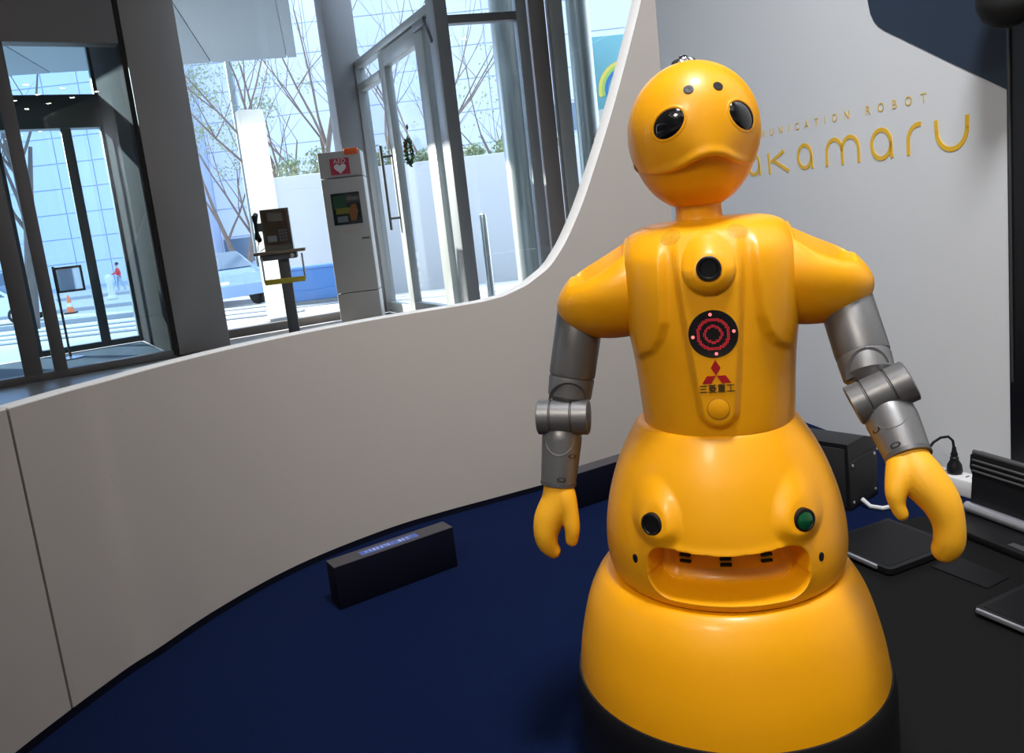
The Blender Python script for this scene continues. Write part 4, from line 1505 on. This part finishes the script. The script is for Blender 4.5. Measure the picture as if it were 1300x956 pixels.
# --- arms
def arm(sgn, ua0, ua1, col1, elb, ax, fa0, fa1, r_ua, r_fa0, r_fa1):
    ua0, ua1, col1, elb, fa0, fa1 = map(Vector, (ua0, ua1, col1, elb, fa0, fa1))
    d = (ua1 - ua0).normalized()
    up = MB().tube([ua0, ua0 + d * .001, ua1 - d * .003, ua1, ua1 + d * .0004], [r_ua * .98, r_ua, r_ua * .985, r_ua * .965, r_ua * .90], 40).build('upper_arm', M['silver'], rb)
    d2 = (col1 - ua1).normalized()
    MB().tube([ua1 - d2 * .001, ua1 + d2 * .0022, ua1 + d2 * .0024, ua1 + d2 * .006, col1, col1 + d2 * .010], [r_ua * .92, r_ua * .92, r_ua * .955, r_ua * .97, r_ua * .93, r_ua * .60], 40).build('collar', M['silver'], up)
    # half-moon cover over the joint
    side = Vector(ax).normalized()
    frontv = side.cross(d2)
    if frontv.y > 0:
        frontv = -frontv
    frontv.normalize()
    basep = col1 - d2 * .0
    R_ = r_ua * .80
    half = [(R_ * math.cos(a), R_ * .92 * math.sin(a)) for a in np.linspace(0, math.pi, 24)]

    def hm(u, v, h):
        rc = r_ua * (.945 + .02)
        return tuple(basep + d2 * .002 + side * u - d2 * v + frontv * (math.sqrt(max(1e-8, rc * rc - u * u)) - .0035 + h))
    MB().prism(half, 0, .0060, hm).build('joint_cover', M['silver_dark'], up, 40)
    ml = MB().tube([ua0 + d * .012 + frontv * r_ua * .985 + side * r_ua * .0, ua0 + d * .02 + frontv * r_ua * .985], .0012, 6)
    # elbow barrel
    hl = r_ua * 1.09
    re = .0252

    def el(h0, h1, rad, nm, m_):
        pts = [elb + side * h0, elb + side * (h0 + .0012), elb + side * (h1 - .0012), elb + side * h1]
        return MB().tube(pts, [rad - .0018, rad, rad, rad - .0018], 40).build(nm, m_, rb)
    e1 = el(-hl, hl, re * .93, 'elbow', M['silver_dark'])
    for h0, h1, rad in ((-hl, -hl * .48, re), (-hl * .465, hl * .33, re * .995), (hl * .345, hl, re)):
        pts = [elb + side * h0, elb + side * (h0 + .0015), elb + side * (h1 - .0015), elb + side * h1]
        MB().tube(pts, [rad - .0025, rad, rad, rad - .0025], 40).build('elbow_segment', M['silver'], e1)
    # forearm
    d3 = (fa1 - fa0).normalized()
    fr_ = MB().tube([fa0 - d3 * .006, fa0, fa0 + d3 * .012, fa1 - d3 * .002, fa1, fa1 - d3 * .003], [r_fa0 * .8, r_fa0 * .97, r_fa0, r_fa1 * 1.01, r_fa1, r_fa1 * .86], 40).build('forearm', M['silver'], rb)
    side3 = (side - d3 * side.dot(d3)).normalized()
    f3 = side3.cross(d3)
    if f3.y > 0:
        f3 = -f3
    tongue = [(r_fa0 * .72 * math.cos(a), r_fa0 * .78 * math.sin(a)) for a in np.linspace(0, math.pi, 22)]

    def tg(u, v, h):
        rc = r_fa0 - (r_fa0 - r_fa1) * (.010 + v) / (fa1 - fa0).length
        return tuple(fa0 + d3 * (.010 + v) + side3 * u + f3 * (math.sqrt(max(1e-8, rc * rc - u * u)) + h))
    MB().prism(tongue, -.002, .0011, tg).build('forearm_tongue', M['silver_dark'], fr_, 40)
    for q, off in ((.42, .72), (.86, .30)):
        c_ = fa0 + (fa1 - fa0) * q
        rr_ = r_fa0 + (r_fa1 - r_fa0) * q
        nn = (f3 * math.sqrt(1 - off ** 2) + side3 * (off * (-sgn if sgn > 0 else 1) * 1.0)).normalized()
        MB().disc_at(c_ + nn * rr_ * .99, nn, [(.0042, -.002), (.0042, .0008), (.0030, .0009), (.0026, -.001)], 16, ax=side3, sx=1.5, sy=.75).build('screw_recess', M['black_matte'], fr_)
    MB().tube([fa1 - d3 * .004, fa1 + d3 * .0012, fa1 + d3 * .0016], [r_fa1 * 1.03, r_fa1 * 1.03, r_fa1 * .9], 40).build('wrist_ring', M['silver_dark'], fr_)
    return fr_


arm(-1, (-.1720, .003, .678), (-.1935, -.008, .5805), (-.1995, -.012, .5515), (-.2075, -.032, .5265), (1, 0, -.05), (-.2120, -.027, .5050), (-.2235, -.040, .4305), .0335, .0285, .0250)
arm(1, (.1715, -.006, .678), (.1865, -.055, .5935), (.1896, -.072, .5710), (.1965, -.103, .5555), (.9, -.02, .40), (.2030, -.106, .5320), (.2145, -.148, .4890), .0335, .0300, .0255)


def mitten(chains, smooth=8):
    b = MB()
    for pts, rs in chains:
        rows_ = catmull([(*p_, r_) for p_, r_ in zip(pts, rs)], 26)
        P = [Vector(q[:3]) for q in rows_]
        Q = [max(q[3], .002) for q in rows_]
        # rounded tip
        d = (P[-1] - P[-2]).normalized()
        for a in (25, 45, 62, 76, 86):
            P.append(P[25] + d * Q[25] * math.sin(R(a)))
            Q.append(Q[25] * math.cos(R(a)))
        b.tube(P, Q, 24, True, 1.0)
    o = b.build('hand', M['rubber_yellow'], rb, None)
    rm_ = o.modifiers.new('weld', 'REMESH')
    rm_.mode = 'VOXEL'
    rm_.voxel_size = .0016
    rm_.use_smooth_shade = True
    sm = o.modifiers.new('soft', 'SMOOTH')
    sm.factor = .5
    sm.iterations = smooth
    bpy.context.view_layer.update()
    dg = bpy.context.evaluated_depsgraph_get()
    me = bpy.data.meshes.new_from_object(o.evaluated_get(dg))
    old = o.data
    o.modifiers.clear()
    o.data = me
    bpy.data.meshes.remove(old)
    me.polygons.foreach_set('use_smooth', [True] * len(me.polygons))
    return o


mitten([([(-.2225, -.040, .437), (-.2235, -.043, .425), (-.2275, -.046, .405), (-.2400, -.052, .382), (-.2455, -.058, .362), (-.2435, -.058, .346), (-.2385, -.056, .336)],
         [.0225, .0215, .0230, .0220, .0178, .0148, .0115]),
        ([(-.2225, -.042, .430), (-.2145, -.050, .412), (-.2085, -.056, .392), (-.2065, -.060, .371), (-.2085, -.061, .354)], [.0195, .0170, .0128, .0112, .0092])])
def nearer(pts, k=1.027, dy=.025):
    return [(x * k, y + dy, .82 + (z - .82) * k) for x, y, z in pts]


mitten([(nearer([(.2085, -.168, .502), (.2105, -.176, .493), (.2175, -.190, .479), (.2320, -.204, .457), (.2380, -.212, .434), (.2375, -.214, .414), (.2340, -.212, .404)]),
         [.0225, .0228, .0250, .0215, .0172, .0166, .0150]),
        (nearer([(.2060, -.172, .497), (.1970, -.190, .484), (.1885, -.203, .468), (.1880, -.208, .455), (.1915, -.210, .445)]), [.020, .0175, .0125, .0090, .0078])])

# labels for parts that look different from the rest of their thing
for o in list(bpy.data.objects):
    k = o.name.split('.')[0]
    lab = {'green_button': 'green lens button', 'sensor_lens': 'black round sensor lens', 'led_panel': 'round black LED display', 'crown_sensor': 'chrome sensor on the crown',
           'yellow_rail': 'yellow front rail', 'beacon': 'orange beacon', 'bumper_ring': 'black bumper ring', 'silver_bar': 'silver bar', 'upper_arm': 'silver upper arm',
           'forearm': 'silver forearm', 'hand': None}.get(k)
    if lab and o.parent is not None:
        o['label'] = lab
